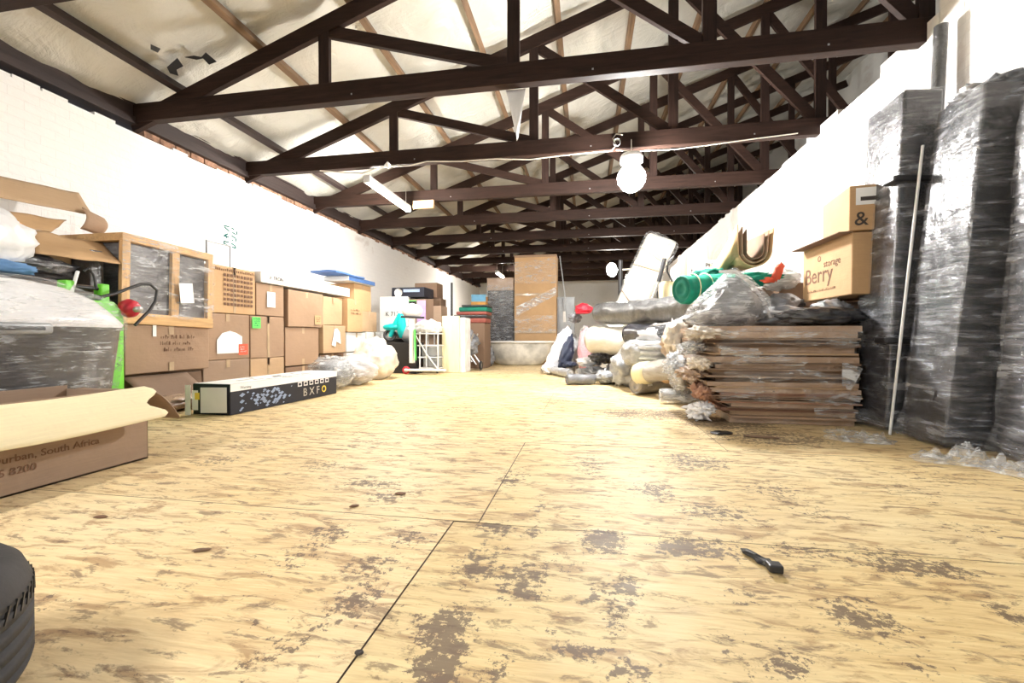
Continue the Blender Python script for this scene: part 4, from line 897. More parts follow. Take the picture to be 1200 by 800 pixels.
# film bands wrapped about the pile
def filmband(z0, z1, x0, x1, seed, y=3.565, droop=.03):
    def f(u, v):
        rg = .5+.5*noise.noise(Vector((u*5, seed*3.3, 1)))
        x = x0+(x1-x0)*u+(.07*noise.noise(Vector((v*3, seed, 7))) if u in (0, 1) else 0); lo = z0+(z1-z0)*.55*rg*(1.2-u*.4); zz = lo+(z1-lo)*v
        return (x, y+.016*noise.noise(Vector((x*9, zz*16, seed)))-.012*math.sin(v*3.1), zz+droop*noise.noise(Vector((x*3.5, 2, seed+4))))
    return f
fr = thing('torn_film', 'torn clear film hanging down the front of the pile of flattened cartons', 'plastic film', (1.5, 3.56, .05))
for (z0, z1, x0, x1, sd, mt) in [(.56, .74, 1.02, 2.0, 1, 'clear_thin'), (.42, .55, .98, 1.62, 2, 'clear_film'), (.30, .42, 1.05, 1.98, 3, 'clear_thin'), (.16, .29, 1.02, 1.42, 4, 'clear_film'), (.16, .28, 1.62, 2.0, 5, 'clear_film'), (.03, .15, 1.68, 2.03, 6, 'clear_thin'), (.5, .60, 1.02, 1.3, 7, 'clear_haze')]:
    link('film_sheet', MB().sheet(filmband(z0, z1, x0, x1, sd), 40, 8), mt, fr)
link('film_sheet', MB().sheet(lambda u, v: (1.86+.14*u*(1-v*.6), 3.545, .50-.17*v-.05*u+.02*noise.noise(Vector((u*4, v*4, 1)))), 8, 8), 'clear_haze', fr)
# ragged folded film and paper spilling from the left end of the pile
for k, (x, y, z_, a, b_, c_, mt, lb) in enumerate([
    (.93, 3.75, .70, .15, .22, .05, 'bag_cream', 'crumpled cream paper spilling off the top left corner of the flattened cartons'),
    (.88, 3.95, .60, .12, .26, .055, 'clear_haze', 'crumpled clear film sticking out high on the left end of the flattened cartons'),
    (.90, 3.72, .48, .10, .17, .06, 'bag_cream', 'cream crumpled wrapping half way up the left end of the flattened cartons'),
    (.88, 3.90, .35, .11, .24, .06, 'film_brown', 'brown film wrapped scrap low on the left end of the flattened cartons'),
    (.93, 3.70, .22, .10, .14, .06, 'card_red', 'reddish brown folded scrap near the bottom left of the flattened cartons'),
    (.91, 3.74, .085, .13, .17, .07, 'bag_white', 'crumpled white film at the foot of the flattened cartons'),
    (.80, 4.20, .42, .10, .22, .08, 'clear_haze', 'clear film bulging behind the left end of the flattened cartons')]):
    g = MB(); 
    for j in range(3): g.blob((x+rs.uniform(-.03, .03), y+j*.10-.1, z_+rs.uniform(-.03, .03)), (a*rs.uniform(.5, 1), b_*.55, c_*rs.uniform(.6, 1)), k*7+j, .5, 2.6, .003, 4)
    o = link('crumpled_wrapping', g, mt, origin=(x, y, max(0, z_-c_))); tag(o, lb, 'wrapping')
# ---- film cone bag on top
ca = atY(846, 314, 4.05); cb0 = atY(800, 376, 4.0)
def cone(p):
    h = (p.z+1)/2; k = 1.05-.78*h**1.3
    return Vector((p.x*k+.10*(h-.3)-(.55*(1-h)**3 if p.x < 0 else 0), p.y*k, p.z))
cz = TOPZ+.005
o = link('film_bundle', MB().blob((ca.x+.09, 4.08, (cz+ca.z)/2), (.37, .30, (ca.z-cz)/2), 71, .055, 1.5, cz, 5, cone), 'clear_haze', origin=(ca.x, 4.08, cz))
tag(o, 'tall cone shaped bundle of clear plastic film heaped on the flattened cartons', 'film bundle')
link('folded_film', MB().blob((ca.x+.10, 4.1, (cz+ca.z)/2-.03), (.28, .22, (ca.z-cz)/2-.05), 72, .2, 3, cz+.01, 4, cone), 'film_silver', o)
g = MB(); g.tube([atY(x, y, 3.93) for x, y in [(843, 318), (862, 318), (880, 332), (894, 350), (903, 372)]], [.012, .018, .016, .014, .012], 8); link('rolled_edge', g, 'clear_dense', o)
g = MB(); g.sheet(lambda u, v: (ca.x-.27-.33*u, 3.72+.45*v, cz+.10*(1-u)**2+.03*noise.noise(Vector((u*6, v*6, 3)))+.012), 20, 14); link('trailing_film', g, 'clear_haze', o)
# ---- dark and silver wrapped bundles behind the cone
bag('bin_bag', 'black plastic bundle lying on the flattened cartons beside the film cone', 'bag', (1.83, 3.80, TOPZ+.075), (.31, .15, .075), 'bin_bag', 81, .22, 2.4, TOPZ+.004)
bag('wrapped_parcel', 'silver film wrapped bundle under the printed tan carton', 'parcel', (1.72, 4.32, TOPZ+.10), (.34, .26, .10), 'film_bright', 84, .2, 2.6, TOPZ+.004)
bag('wrapped_parcel', 'grey film wrapped knot of plastic beside the tall wrapped panel', 'parcel', (2.00, 3.98, TOPZ+.11), (.15, .17, .11), 'film_silver', 86, .25, 3, TOPZ+.004)
# packed base beneath the boxes by the wall
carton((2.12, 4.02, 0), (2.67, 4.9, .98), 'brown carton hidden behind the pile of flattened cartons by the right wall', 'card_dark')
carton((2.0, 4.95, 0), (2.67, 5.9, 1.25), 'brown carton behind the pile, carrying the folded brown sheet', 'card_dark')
# ---- printed tan cartons
bx = 2.02; A0 = atX(998, 340, bx); A1 = atX(941, 300, bx); bz0 = 1.01; bz1 = atX(998, 272, bx).z
b = carton((bx, A0.y, bz0), (bx+.45, A1.y, bz1), 'tan carton printed Berry, standing on silver bundles by the right wall', 'card_warm', tapes=(), jit=.001)
text('Berry', .20, (bx, A1.y-.05, bz0+.15), '-X', 'ink_brown', b, off=.002); text('storage', .085, (bx, A0.y+.40, bz0+.27), '-X', 'ink_brown', b, off=.002)
text('o', .11, (bx, A0.y+.50, bz0+.33), '-X', 'ink_brown', b, off=.002); scribble((bx, A1.y-.08, bz0+.09), '-X', .6, 1, .022, 'ink_brown', b, off=.002)
g = MB(); g.box((bx-.10, A0.y-.01, bz1-.004), (bx+.0, A1.y, bz1+.004)); link('open_flap', g, 'card_dark', b)
U = carton((bx+.02, A0.y-.02, bz1+.012), (bx+.42, A0.y+.52, bz1+.36), 'smaller tan carton with white shipping label and black symbol, tilted on the Berry carton', 'card_warm', tapes=())
y_ = A0.y-.03
patch('shipping_label', (bx+.17, y_+.012, bz1+.27), (1, 0, 0), Z1, .22, .13, 'white_paper', U, off=.008); patch('barcode', (bx+.14, y_+.012, bz1+.25), (1, 0, 0), Z1, .10, .03, 'ink', U, off=.010)
text('& D', .15, (bx+.05, y_+.004, bz1+.05), '-Y', 'ink', U, off=.0)
turn(U, R(-8))
# ---- folded brown sheet (U shaped)
c0 = atY(872, 312, 5.15); c1 = atY(885, 263, 5.15)
r = thing('folded_cardboard', 'thick brown cardboard sheet folded into an upright U against the right wall', 'cardboard', (c0.x, 5.2, 1.26))
def usec(w, zb, ztl, ztr, cx, n=14):
    pts = [(cx-w*1.05, ztl)]
    for k in range(n+1):
        a = math.pi+math.pi*k/n; pts.append((cx+w*math.cos(a), zb+w+w*math.sin(a)*1.0))
    pts.append((cx+w*1.1, ztr)); return pts
cxu = atY(884, 290, 5.1).x; zb = max(1.27, atY(880, 312, 5.1).z)
for k, (w_, m_) in enumerate([(.17, 'card_warm'), (.125, 'card'), (.085, 'card_dark')]):
    s2 = usec(w_, zb+k*.04, atY(880, 263+k*3, 5.1).z, atY(895, 268+k*3, 5.1).z, cxu)
    link('cardboard_ply', MB().sheet(lambda u, v, s2=s2: (s2[min(len(s2)-1, int(round(u*(len(s2)-1))))][0]-.10*v, 5.08+.72*v, s2[min(len(s2)-1, int(round(u*(len(s2)-1))))][1]-.42*v*(1 if u < .07 else 0)), len(s2)-1, 4), m_, r, solid=.012)
# ---- white boxes, cream boxes
carton((1.25, 5.85, 0), (1.98, 6.7, 1.22), 'brown carton in the middle of the right hand heap carrying the white boxes', 'card_grey')
a = atY(822, 326, 5.95); b_ = atY(850, 304, 5.95)
o = carton((a.x, 5.95, 1.235), (b_.x+.02, 6.4, b_.z), 'white carton lettered PHILIPS in grey on the right hand heap', 'card_white', tapes=(), jit=.001)
text('PHILIPS', .075, (a.x+.045, 5.95, b_.z-.09), '-Y', 'ink', o, off=.003)
for dx in (.03, .28): patch('printed_dot', (a.x+dx, 5.95, b_.z-.15), (1, 0, 0), Z1, .025, .025, 'ink', o, off=.003)
a2 = atY(851, 312, 5.95); o = carton((b_.x+.03, 5.95, 1.235), (b_.x+.24, 6.3, a2.z+.10), 'white and dark product box right beside the PHILIPS carton', 'card_white', tapes=()); patch('dark_panel', (b_.x+.14, 5.95, a2.z+.03), (1, 0, 0), Z1, .18, .06, 'ink', o, off=.011)
o = carton((1.28, 6.45, 1.235), (2.1, 7.0, 1.74), 'large white carton with scribbled marks behind the PHILIPS carton', 'card_white', tapes=())
text('L H V  -', .12, (1.35, 6.45, 1.58), '-Y', 'ink', o, off=.012)
a = atY(798, 345, 5.8); b_ = atY(806, 300, 5.8)
o = link('cream_board', MB().bbox((a.x-.04, 5.72, 1.0), (b_.x-.02, 5.80, b_.z), .01), 'board_pale', origin=(a.x, 5.8, 1.0)); tag(o, 'upright cream board between the leaning pad and the white cartons', 'board')
a = atY(776, 347, 6.2); b_ = atY(790, 331, 6.2)
o = carton((a.x, 6.15, .99), (b_.x+.03, 6.5, b_.z+.02), 'small pale cream carton under the cream board', 'card_pale', tapes=())
# tripod / stand
a = atY(779, 303, 6.05); b_ = atY(766, 352, 6.05)
r = thing('folding_stand', 'black and chrome folding stand leaning against the white pad', 'stand', (b_.x, 6.05, .99))
link('upper_tube', MB().tube([a, a.lerp(b_, .55)], .028, 10), 'black', r); link('lower_tube', MB().tube([a.lerp(b_, .5), b_+Vector((-.05, 0, -.05))], .014, 8), 'steel', r)
link('hook', MB().tube([atY(x, y, 6.1) for x, y in [(790, 300), (783, 306), (782, 318), (788, 330)]], .012, 8), 'black', r)
# ---- green cloth
def roll(name, label, cat, p, q, r_, mat, seed=0, amp=.06, group=None, endmat=None, spiral=True, n=26, seg=24, sagg=0):
    p = Vector(p); q = Vector(q); d = q-p; L = d.length; d.normalize(); u = d.orthogonal().normalized()
    if abs(d.z) < .9: u = Vector((0, 0, 1))-d*d.z; u.normalize()
    w_ = d.cross(u); vs = []
    for i in range(n+1):
        t_ = i/n; c = p.lerp(q, t_)+Vector((0, 0, -sagg*math.sin(math.pi*t_)))
        for k in range(seg):
            a = 2*math.pi*k/seg; v = u*math.cos(a)+w_*math.sin(a)
            rr_ = r_*(1+amp*noise.fractal(Vector((t_*L*5, math.cos(a)*1.3+seed, math.sin(a)*1.3)), .6, 2, 3))*(1-.12*(1 if i in (0, n) else 0))
            vs.append(tuple(c+v*rr_))
    fs = [(i*seg+k, i*seg+(k+1) % seg, (i+1)*seg+(k+1) % seg, (i+1)*seg+k) for i in range(n) for k in range(seg)]
    mb = MB().add(vs, fs, True); o = link(name, mb, mat, origin=p-Vector((0, 0, r_))); tag(o, label, cat, group)
    for c, s in ((p, 1), (q, -1)):
        g = MB(); ring = []
        for (rad, dep) in ((.90, 0), (.86, -.004), (.80, .012), (.62, .012), (.58, .0), (.36, .002), (.32, .014), (.01, .014)):
            ring.append([tuple(c+d*s*dep+(u*math.cos(2*math.pi*k/seg)+w_*math.sin(2*math.pi*k/seg))*r_*rad) for k in range(seg)])
        vs = [v for rg in ring for v in rg]; g.add(vs, [(i*seg+k, i*seg+(k+1) % seg, (i+1)*seg+(k+1) % seg, (i+1)*seg+k) for i in range(len(ring)-1) for k in range(seg)], True)
        link('roll_end', g, endmat or mat, o)
    return o
g0 = atY(797, 338, 4.95); g1 = atY(838, 334, 4.95)
bag('wrapped_parcel', 'grey film wrapped parcel supporting the green cloth roll', 'parcel', (1.55, 4.95, .50), (.38, .3, .52), 'film_grey', 201, .12, 2, .003)
o = roll('green_cloth_roll', 'rolled green cloth tied with pale string, left of the film cone', 'cloth roll', (g0.x-.01, 4.85, g0.z-.02), (g1.x+.15, 5.15, g0.z+.02), .155, 'green_cloth', 5, .10, endmat='green_dark')
for t_ in (.22, .5):
    p = Vector((g0.x-.01, 4.85, g0.z-.02)).lerp(Vector((g1.x+.15, 5.15, g0.z+.02)), t_)
    g = MB(); g.tube([p+Vector((.0, 0, 0))+Vector((-.42*math.sin(a)*.16, .9*math.sin(a)*.165, .165*math.cos(a))) for a in [2*math.pi*k/20 for k in range(21)]], .006, 6, False); link('string', g, 'board_pale', o)
gc = atY(870, 322, 4.75); bag('green_cloth', 'folded green cloth spread behind the film cone', 'cloth', (gc.x+.12, 4.78, gc.z-.05), (.36, .22, .07), 'green_cloth', 91, .2, 2.2, None)
gc = atY(835, 320, 5.4); bag('green_cloth', 'dark green bunched cloth in front of the PHILIPS carton', 'cloth', (gc.x, 5.45, gc.z-.02), (.22, .15, .08), 'green_dark', 93, .3, 3, None)
gc = atY(905, 325, 4.85); o = bag('plastic_bag', 'white plastic bag with red print lying between the green cloth and the printed carton', 'bag', (gc.x+.02, 4.75, gc.z-.03), (.2, .17, .11), 'clear_dense', 95, .2, 2.6, None)
rd = atY(912, 318, 4.57); g = MB(); g.blob((rd.x+.0, 4.57, rd.z), (.045, .02, .09), 3, .3, 3, None, 3, shape=lambda p: Vector((p.x+p.z*.6, p.y, p.z))); link('red_print', g, 'orange_red', o)
rd = atY(900, 328, 4.57); g = MB(); g.blob((rd.x, 4.57, rd.z), (.07, .02, .03), 8, .5, 4, None, 3); link('red_print', g, 'orange_red', o)
bag('wrapped_parcel', 'film wrapped bundle under the green cloth behind the film cone', 'parcel', (1.88, 4.62, .98), (.2, .2, .12), 'film_silver', 97, .2, 2.5, .8)

# ---- long leaning pad
pa = atY(742, 352, 8.3); pt = atY(778, 276, 8.3)
dv = (pt-pa).normalized(); foot = pa-dv*((pa.z-.02)/dv.z); L = (pt-foot).length
sd = Vector((dv.z, 0, -dv.x)); Mp = Matrix.Translation(foot) @ Matrix((sd, Vector((0, 1, 0)), dv)).transposed().to_4x4()
r = thing('wrapped_pad', 'tall white film wrapped pad leaning to the right, tied with tan tape', 'pad', foot)
link('pad_body', MB().bbox((-.27, 0, .02), (.27, .22, L), .09, 5, .03, 6, 2, M=Mp), 'film_cream', r)
for s_, a_ in ((L-.42, .06), (L-.66, -.03), (L-1.75, .05)):
    g = MB(); g.add([(-.28, -.05, s_+a_), (.28, -.05, s_-a_), (.28, -.05, s_-a_+.07), (-.28, -.05, s_+a_+.07), (-.28, .0, s_+a_), (.28, .0, s_-a_), (.28, 0, s_-a_+.055), (-.28, 0, s_+a_+.055)], [(0, 1, 2, 3), (7, 6, 5, 4), (0, 4, 5, 1), (3, 2, 6, 7)], M=Mp); link('tape_band', g, 'tape_clear', r)
g = MB(); g.add([(-.28, -.05, 1.55), (.28, -.05, 1.22), (.28, -.05, 1.24), (-.28, -.05, 1.57)], [(0, 1, 2, 3)], M=Mp); link('string', g, 'ink_brown', r)
g = MB(); g.add([(-.08, -.05, L-.22), (.14, -.05, L-.22), (.14, -.05, L-.09), (-.08, -.05, L-.09)], [(0, 1, 2, 3)], M=Mp); flat('pale_green', (.45, .62, .55), .5); link('printed_patch', g, 'pale_green', r)
link('stretch_film', MB().bbox((-.31, -.02, L*.55), (.33, .25, L+.03), .10, 5, .05, 16, 3, M=Mp), 'clear_thin', r)
# black post by the far lamp
a = atY(727, 305, 8.6); b_ = atY(727, 345, 8.6)
o = link('dark_post', MB().tube([(b_.x, 8.6, .003), (b_.x, 8.6, b_.z-.3), b_, a], [.02, .02, .045, .045], 10), 'black', origin=(b_.x, 8.6, 0)); tag(o, 'dark upright post beside the far oval lamp, left of the white pad', 'post')

# ---- rolls of the heap
bag('wrapped_parcel', 'large grey wrapped bale at the back of the right hand heap', 'parcel', (.85, 7.35, .45), (.55, .42, .46), 'film_grey', 101, .12, 1.8, .003)
P0 = atY(703, 367, 6.75); P1 = atY(830, 357, 5.15)
roll('wrapped_roll', 'long dark grey film wrapped roll lying along the top of the heap', 'roll', P0, P1, .165, 'film_grey', 3, .12, n=40, sagg=.03)
P0 = atY(702, 397, 6.75); P1 = atY(742, 400, 6.25)
o = roll('wrapped_roll', 'fat cream white wrapped roll beneath the left end of the long dark roll', 'roll', P0+Vector((-.1, 0, 0)), P1, .21, 'film_cream', 8, .10, n=20)
P0 = atY(736, 392, 6.0); P1 = atY(800, 390, 5.4)
roll('wrapped_roll', 'black and white wrapped roll just under the long dark roll', 'roll', P0, P1, .135, 'film_black', 12, .14, n=24)
o = bpy.data.objects['wrapped_roll.002']
g = MB(); pm = P0.lerp(P1, .55); g.blob((pm.x, pm.y-.13, pm.z-.03), (.26, .06, .10), 4, .5, 2.5, None, 3); link('white_film', g, 'bag_white', o)
bag('film_coil', 'thick coil of folded clear film sheets in the middle of the heap', 'film coil', (atY(762, 413, 5.55).x, 5.65, atY(762, 414, 5.55).z), (.33, .28, .19), 'film_bright', 111, .10, 2.6, None, sq=.75)
co_ = bpy.data.objects['film_coil']; cc_ = co_.location
for k in range(5):
    z_ = atY(762, 402+k*6, 5.4).z
    g = MB(); g.tube([(atY(742+k, 412, 5.38).x, 5.5, z_), (atY(752, 410, 5.36).x, 5.37, z_+.01), (atY(775, 410, 5.36).x, 5.36, z_+.0), (atY(787, 412, 5.38).x, 5.45, z_-.01)], .022, 8); link('folded_edge', g, 'clear_dense', co_)
P0 = atY(748, 438, 5.30); P1 = atY(806, 430, 4.75)
o = roll('wrapped_roll', 'beige grey tube roll with a pale taped end below the coil of film', 'roll', P0, P1, .125, 'film_tube', 14, .05, n=20, endmat='card_pale')
roll('end_sleeve', '', '', P0-(P1-P0).normalized()*.005, P0.lerp(P1, .28), .131, 'board_pale', 15, .05, n=8); e_ = bpy.data.objects['end_sleeve']
for k in ('label', 'category'): del e_[k]
e_.parent = o; e_.location = e_.location-o.location
F0 = fl(748, 464); F1 = fl(790, 456); r3 = .105
o = roll('wrapped_roll', 'dark grey roll with a white label lying on the floor under the beige roll', 'roll', (F0.x-.02, F0.y+.1, r3+.004), (F1.x, F1.y-.1, r3+.004), r3, 'film_tube', 18, .05, n=20)
m_ = Vector((F0.x, F0.y+.1, r3)).lerp(Vector((F1.x, F1.y-.1, r3)), .3); patch('paper_label', (m_.x, m_.y-.09, r3+.05), (F1-F0), (0, .4, 1), .22, .11, 'white_paper', o, off=.02)
F0 = fl(775, 474); F1 = fl(806, 474)
o = roll('wrapped_roll', 'short clear plastic roll lying in front at the foot of the heap', 'roll', (F0.x, F0.y+.10, .082), (F1.x+.12, F1.y+.03, .082), .075, 'clear_haze', 22, .12, n=16, endmat='clear_haze')
link('inner_roll', MB().tube([(F0.x+.03, F0.y+.10, .082), (F1.x+.09, F1.y+.04, .082)], .05, 14), 'film_bright', o)
c = atY(782, 451, 5.0); g = MB(); g.lathe([(.045, -.05), (.085, -.05), (.088, 0), (.085, .05), (.045, .05), (.045, -.05)], 24, Matrix.Translation((c.x, 4.98, .26)) @ Matrix.Rotation(R(70), 4, 'X') @ Matrix.Rotation(R(20), 4, 'Y'))
o = link('tape_roll', g, 'card_warm', origin=(c.x, 4.98, .17)); tag(o, 'small tan roll of parcel tape on the clear plastic roll', 'tape roll')
link('tape_core', MB().lathe([(.040, -.05), (.044, -.05), (.044, .05), (.040, .05), (.040, -.05)], 20, Matrix.Translation((c.x, 4.98, .26)) @ Matrix.Rotation(R(70), 4, 'X') @ Matrix.Rotation(R(20), 4, 'Y')), 'card_dark', o)
bag('wrapped_parcel', 'dark and tan film bundle between the coil of film and the flattened cartons', 'parcel', (atY(795, 408, 5.0).x, 5.0, .60), (.17, .22, .2), 'film_brown', 121, .3, 2.4, None)
bag('plastic_bag', 'limp white plastic bag drooping over the heap beside the flattened cartons', 'bag', (atY(792, 395, 4.75).x, 4.78, .69), (.13, .16, .17), 'bag_cream', 123, .3, 2.2, None)
bag('plastic_bag', 'clear plastic bag against the end of the flattened cartons', 'bag', (atY(797, 440, 4.6).x, 4.55, .33), (.11, .18, .24), 'clear_haze', 125, .2, 2.6, None, inner='film_tube')
bag('wrapped_parcel', 'pale crumpled bundle left of the coil of film', 'parcel', (atY(735, 432, 6.0).x, 6.05, .26), (.2, .25, .26), 'film_bright', 127, .3, 2.5, .003)
bag('bin_bag', 'dark sagging sack on the floor in the middle of the heap', 'bag', (atY(722, 440, 6.2).x+.03, 6.45, .16), (.17, .2, .16), 'film_black', 129, .25, 2.5, .003)
# small silver tubes and parcels spilling to the left
for k, (x0, y0, x1, y1, r_, mt, lb) in enumerate([
    (637, 437, 664, 441, .075, 'film_bright', 'white wrapped tube lying farthest left on the floor by the heap'),
    (656, 430, 697, 434, .095, 'film_cream', 'white roll behind the small tubes at the left of the heap'),
    (664, 452, 692, 448, .075, 'film_silver', 'silver wrapped tube lying nearest the camera at the left of the heap'),
    (676, 445, 706, 441, .085, 'film_bright', 'pale grey wrapped tube beside the silver one')]):
    a = fl(x0, y0); b_ = fl(x1, y1+3)
    roll('wrapped_tube', lb, 'tube', (a.x, a.y+.1, r_+.004), (b_.x+.05, b_.y+.1, r_+.004), r_, mt, 40+k, .15, n=14, seg=16)
for k, (x, y, rx, rz, zc, Y, mt, lb) in enumerate([
    (697, 436, .22, .10, .11, 6.95, 'film_silver', 'lumpy silver parcel among the small wrapped tubes'),
    (710, 446, .15, .10, .11, 6.35, 'film_bright', 'crumpled pale parcel in front of the dark sack'),
    (690, 425, .20, .08, .27, 7.2, 'bag_white', 'white bag lying over the silver parcels'),
    (668, 428, .12, .05, .20, 7.6, 'navy', 'black folded cloth left of the white bag'),
    (706, 420, .2, .10, .36, 7.0, 'film_black', 'black wrapped bundle under the fat cream roll')]):
    p = atY(x, y, Y); bag('small_parcel', lb, 'parcel', (p.x, Y, zc), (rx, .18, rz), mt, 140+k, .3, 2.8, .003 if zc < .15 else None)
# upright white sack with navy patch
p = atY(657, 432, 8.0)
o = bag('tall_sack', 'tall white plastic sack leaning right with a dark navy side', 'sack', (p.x, 8.05, .44), (.17, .18, .44), 'bag_white', 151, .16, 2.2, .003, shape=lambda p: Vector((p.x*(1.15-.35*p.z)+p.z*.7, p.y, p.z)))
link('navy_side', MB().blob((p.x+.12, 7.93, .40), (.10, .14, .32), 152, .2, 2, .01, 4, lambda p: Vector((p.x*(1.2-.4*p.z)+p.z*.75, p.y, p.z))), 'navy', o)
bag('small_parcel', 'small white parcel at the foot of the tall white sack', 'parcel', (atY(644, 428, 7.9).x, 7.85, .11), (.13, .15, .10), 'bag_white', 156, .3, 2.6, .003)
p = atY(687, 392, 7.8)
o = bag('pink_sack', 'upright pink and silver sack tied at the top with a red cap on it', 'sack', (p.x, 7.85, .42), (.15, .16, .42), 'pink', 158, .14, 2.4, .003)
link('film_cover', MB().blob((p.x+.01, 7.82, .44), (.165, .17, .44), 159, .14, 2.4, .01), 'clear_film', o)
q_ = atY(684, 363, 7.85); r = link('red_cap', MB().blob((q_.x, 7.9, q_.z), (.16, .16, .12), 161, .14, 2.4, q_.z-.09, shape=lambda p: Vector((p.x, p.y, p.z if p.z > 0 else p.z*.6))), 'red', origin=(q_.x, 7.9, q_.z-.1)); tag(r, 'crimson red cap sitting on the pink sack', 'cap')
link('cap_peak', MB().blob((q_.x-.03, 7.76, q_.z-.06), (.12, .12, .018), 163, .05, 2, None, 3), 'red', r)
bag('small_parcel', 'dark red and white bundle beside the pink sack', 'parcel', (q_.x-.16, 7.95, q_.z-.14), (.12, .1, .09), 'film_silver', 165, .3, 2.6, None)
bag('wrapped_parcel', 'upright pale bundle between the tall white sack and the pink sack', 'parcel', (q_.x-.19, 8.35, .36), (.13, .14, .37), 'film_bright', 167, .15, 2.6, .003)

# ================================================================== WRAPPED PANELS ON THE RIGHT
def panel(name, label, base, size, lean, rz, mat, seed):
    """tall slab wrapped in film; base = near aisle-side bottom corner, size = (x, y, z), lean to the right"""
    r = thing(name, label, 'wrapped furniture', base); sx, sy, sz = size
    Mt = Matrix.Translation(base) @ Matrix.Rotation(rz, 4, 'Z') @ Matrix.Rotation(math.atan2(lean, sz), 4, 'Y')
    body = link('panel_body', MB().bbox((0, 0, .012), (sx, sy, sz), .02, 3, .008, seed, 3, M=Mt), mat, r)
    def wrap(u, v):
        per = 2*(sx+sy); s = u*per
        if s < sy: x, y = 0, s
        elif s < sy+sx: x, y = s-sy, sy
        elif s < 2*sy+sx: x, y = sx, sy-(s-sy-sx)
        else: x, y = sx-(s-2*sy-sx), 0
        cx, cy = sx/2, sy/2; n_ = Vector((x-cx, y-cy)); z_ = .015+v*(sz-.01)
        k = .007+.009*noise.fractal(Vector((x*9, y*9, z_*2.2+seed)), .6, 2, 3)+.006*math.sin((z_*1.2+u*3)*21+seed)*noise.noise(Vector((u*5, z_, 3)))
        n_.normalize(); k = max(.002, k)+(.03*(1-v*12) if v < 1/12 else 0)
        return tuple(Mt @ Vector((x+math.copysign(k, x-cx)*(1 if x in (0, sx) or True else 0)*min(1, abs(x-cx)/(sx/2)*1.0), y+math.copysign(k, y-cy)*min(1, abs(y-cy)/(sy/2)), z_)))
    link('stretch_film', MB().sheet(wrap, 72, 90), 'clear_wrap', r)
    return r, Mt
clear('clear_wrap', .05, .33, (.8, .82, .88), 3, (1.0, 1.0, 3), .06)
A, MA = panel('wrapped_slab', 'narrow tall dark panel wrapped in film with black straps, leaning beside the flattened cartons', Vector((2.10, 3.47, .002)), (.25, .40, 2.42), .10, 0, 'film_black', 1)
for z_ in (1.77, .63):
    g = MB(); g.bbox((-.05, -.028, z_), (.20, .10, z_+.045), .012, M=MA); link('strap', g, 'black', A)
B, MB_ = panel('wrapped_slab', 'widest dark panel wrapped in pleated clear film, middle of the three', Vector((2.13, 3.0, .002)), (.34, .37, 2.20), .20, 0, 'film_black', 4)
g = MB(); g.bbox((-.02, .35, .0), (.36, .39, 2.2), .01, M=MB_); 
g = MB(); g.blob(MB_ @ Vector((.15, .18, 2.23)), (.18, .2, .05), 9, .3, 2.5, None); link('bunched_film', g, 'film_silver', B)
C_, MC = panel('wrapped_slab', 'nearest dark panel wrapped in film at the right edge', Vector((2.30, 2.40, .002)), (.26, .50, 2.02), .11, 0, 'film_dark', 7)
g = MB(); g.blob(MC @ Vector((.12, .25, 2.07)), (.20, .24, .05), 19, .3, 2.5, None); link('bunched_film', g, 'film_dark', C_)
# white pole and grey post behind
pb_ = fl(1047, 511); tp = atY(1093, 168, 3.46)
o = link('leaning_pole', MB().tube([Vector((pb_.x-.01, pb_.y+.02, .006)), Vector((2.285, 3.425, 2.0))], .009, 8), 'white_plastic', origin=(pb_.x, pb_.y, 0)); tag(o, 'thin silvery pole leaning between the first two wrapped panels', 'pole')
t0 = atX(1103, 30, 2.63); o = link('wall_post', MB().tube([Vector((2.55, 3.98, .003)), Vector((2.61, t0.y+.02, t0.z*.7)), t0], .042, 14), 'film_grey', origin=(2.55, 3.98, 0)); tag(o, 'grey wrapped pipe rising against the brick behind the wrapped panels', 'pipe')
# ---- film scraps on the floor
def scrap(x, y, ax, ay, seed, label, mat='clear_haze', h=.05):
    c = fl(x, y); g = MB()
    def f(u, v):
        a = u*2*math.pi; rr_ = v*(1+.35*noise.noise(Vector((math.cos(a)*1.5, math.sin(a)*1.5, seed))))
        px_, py_ = c.x+ax*rr_*math.cos(a), c.y+ay*rr_*math.sin(a)
        return (px_, py_, .004+h*abs(noise.fractal(Vector((px_*9, py_*9, seed)), .6, 2.1, 4))*(1-v**3)+.002)
    g.sheet(f, 48, 14); o = link('film_scrap', g, mat, origin=(c.x, c.y, 0)); tag(o, label, 'plastic film')
scrap(1008, 516, .22, .10, 3, 'crumpled clear film on the floor at the foot of the narrow wrapped panel', h=.09)
scrap(1118, 541, .24, .10, 5, 'crumpled clear film trailing on the floor under the middle wrapped panel', h=.12)
scrap(1185, 552, .16, .12, 8, 'crumpled clear film on the floor under the nearest wrapped panel', h=.12)
scrap(985, 507, .12, .06, 12, 'small scrap of clear film by the corner of the flattened cartons', h=.05)
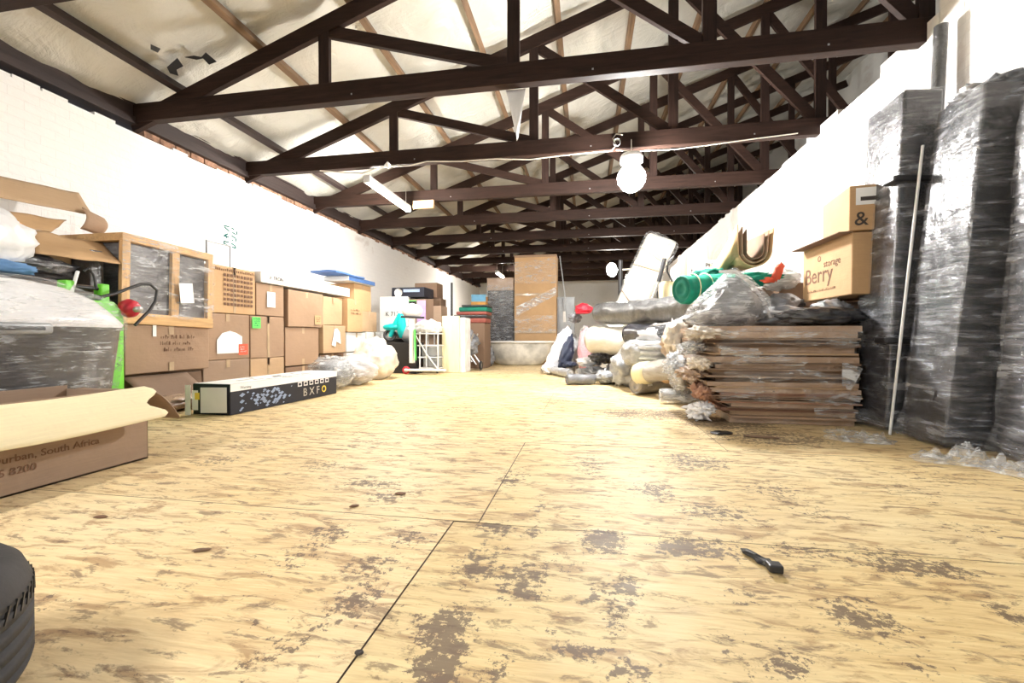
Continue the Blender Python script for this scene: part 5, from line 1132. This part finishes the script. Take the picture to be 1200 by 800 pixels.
# ---- debris on the floor
def piece(name, label, x, y, L, W, ang, mat, h=.012, seed=1):
    c = fl(x, y); g = MB()
    Mm = Matrix.Translation(c) @ Matrix.Rotation(ang, 4, 'Z')
    n = 14; out = []
    for k in range(n):
        a = 2*math.pi*k/n; rr_ = 1+.3*noise.noise(Vector((math.cos(a)*2, math.sin(a)*2, seed)))
        out.append((L/2*rr_*math.cos(a), W/2*rr_*math.sin(a)))
    rings = [[(x_*s, y_*s, z_+.3*h*noise.noise(Vector((x_*30, y_*30, seed)))) for x_, y_ in out] for s, z_ in ((.9, .0035), (1, .003+h*.4), (.7, .003+h), (.05, .003+h*1.1))]
    vs = [v for r_ in rings for v in r_]
    g.add(vs, [(i*n+k, i*n+(k+1) % n, (i+1)*n+(k+1) % n, (i+1)*n+k) for i in range(3) for k in range(n)]+[tuple(range(n))[::-1]], False, Mm)
    o = link(name, g, mat, origin=c); tag(o, label, 'debris'); return o
a = fl(868, 645); b_ = fl(912, 670); d = b_-a
o = piece('plastic_scrap', 'long broken black plastic strip lying on the floor, front right', 888, 657, d.length, .028, math.atan2(d.y, d.x), 'black', .014, 2)
link('broken_end', MB().bbox(b_+Vector((-.03, -.02, .004)), b_+Vector((.008, .014, .026)), .004), 'black', o); m_ = a.lerp(b_, .5); link('side_tab', MB().bbox(m_+Vector((-.015, -.03, .004)), m_+Vector((.03, -.004, .014)), .004), 'rubber', o)
piece('plastic_scrap', 'black flat scrap on the floor in front of the flattened cartons', 846, 508, .17, .10, .3, 'black', .012, 5)
piece('plastic_scrap', 'thin dark strip on the floor at the foot of the flattened cartons', 893, 513, .22, .05, -.2, 'card_dark', .01, 7)
piece('leaf', 'dried dark brown leaf on the floor near the tyre', 236, 646, .055, .018, .5, 'card_dark', .006, 9)
piece('leaf', 'tiny dark crumb on the floor right of the open carton', 118, 607, .05, .02, .3, 'ink_brown', .006, 12)
piece('wood_chip', 'small dark chip at the joint of the floor sheets', 415, 594, .04, .02, .6, 'ink_brown', .006, 14)
piece('wood_chip', 'small dark chip on the floor left of the centre joint', 469, 579, .05, .03, .2, 'ink_brown', .005, 15)
piece('wood_chip', 'dark crumb lodged in the near floor joint', 421, 767, .02, .015, .2, 'ink', .005, 18)
# ------------------------------------------------------------------ world, camera, view
w = bpy.data.worlds.new('World'); SC.world = w; w.use_nodes = True
bg = w.node_tree.nodes['Background']; bg.inputs[0].default_value = (.85, .92, 1, 1); bg.inputs[1].default_value = .45
cam = bpy.data.cameras.new('Camera'); co = bpy.data.objects.new('Camera', cam); COL.objects.link(co)
cam.sensor_width = 36; cam.lens = F/1200*36; cam.clip_start = .05; cam.clip_end = 200
co.location = (0, 0, CH); co.rotation_euler = (math.pi/2+PIT, 0, YAW); SC.camera = co
SC.view_settings.view_transform = 'Standard'; SC.view_settings.look = 'None'; SC.view_settings.gamma = 1; SC.view_settings.use_curve_mapping = False
SC.view_settings.exposure = 0.95
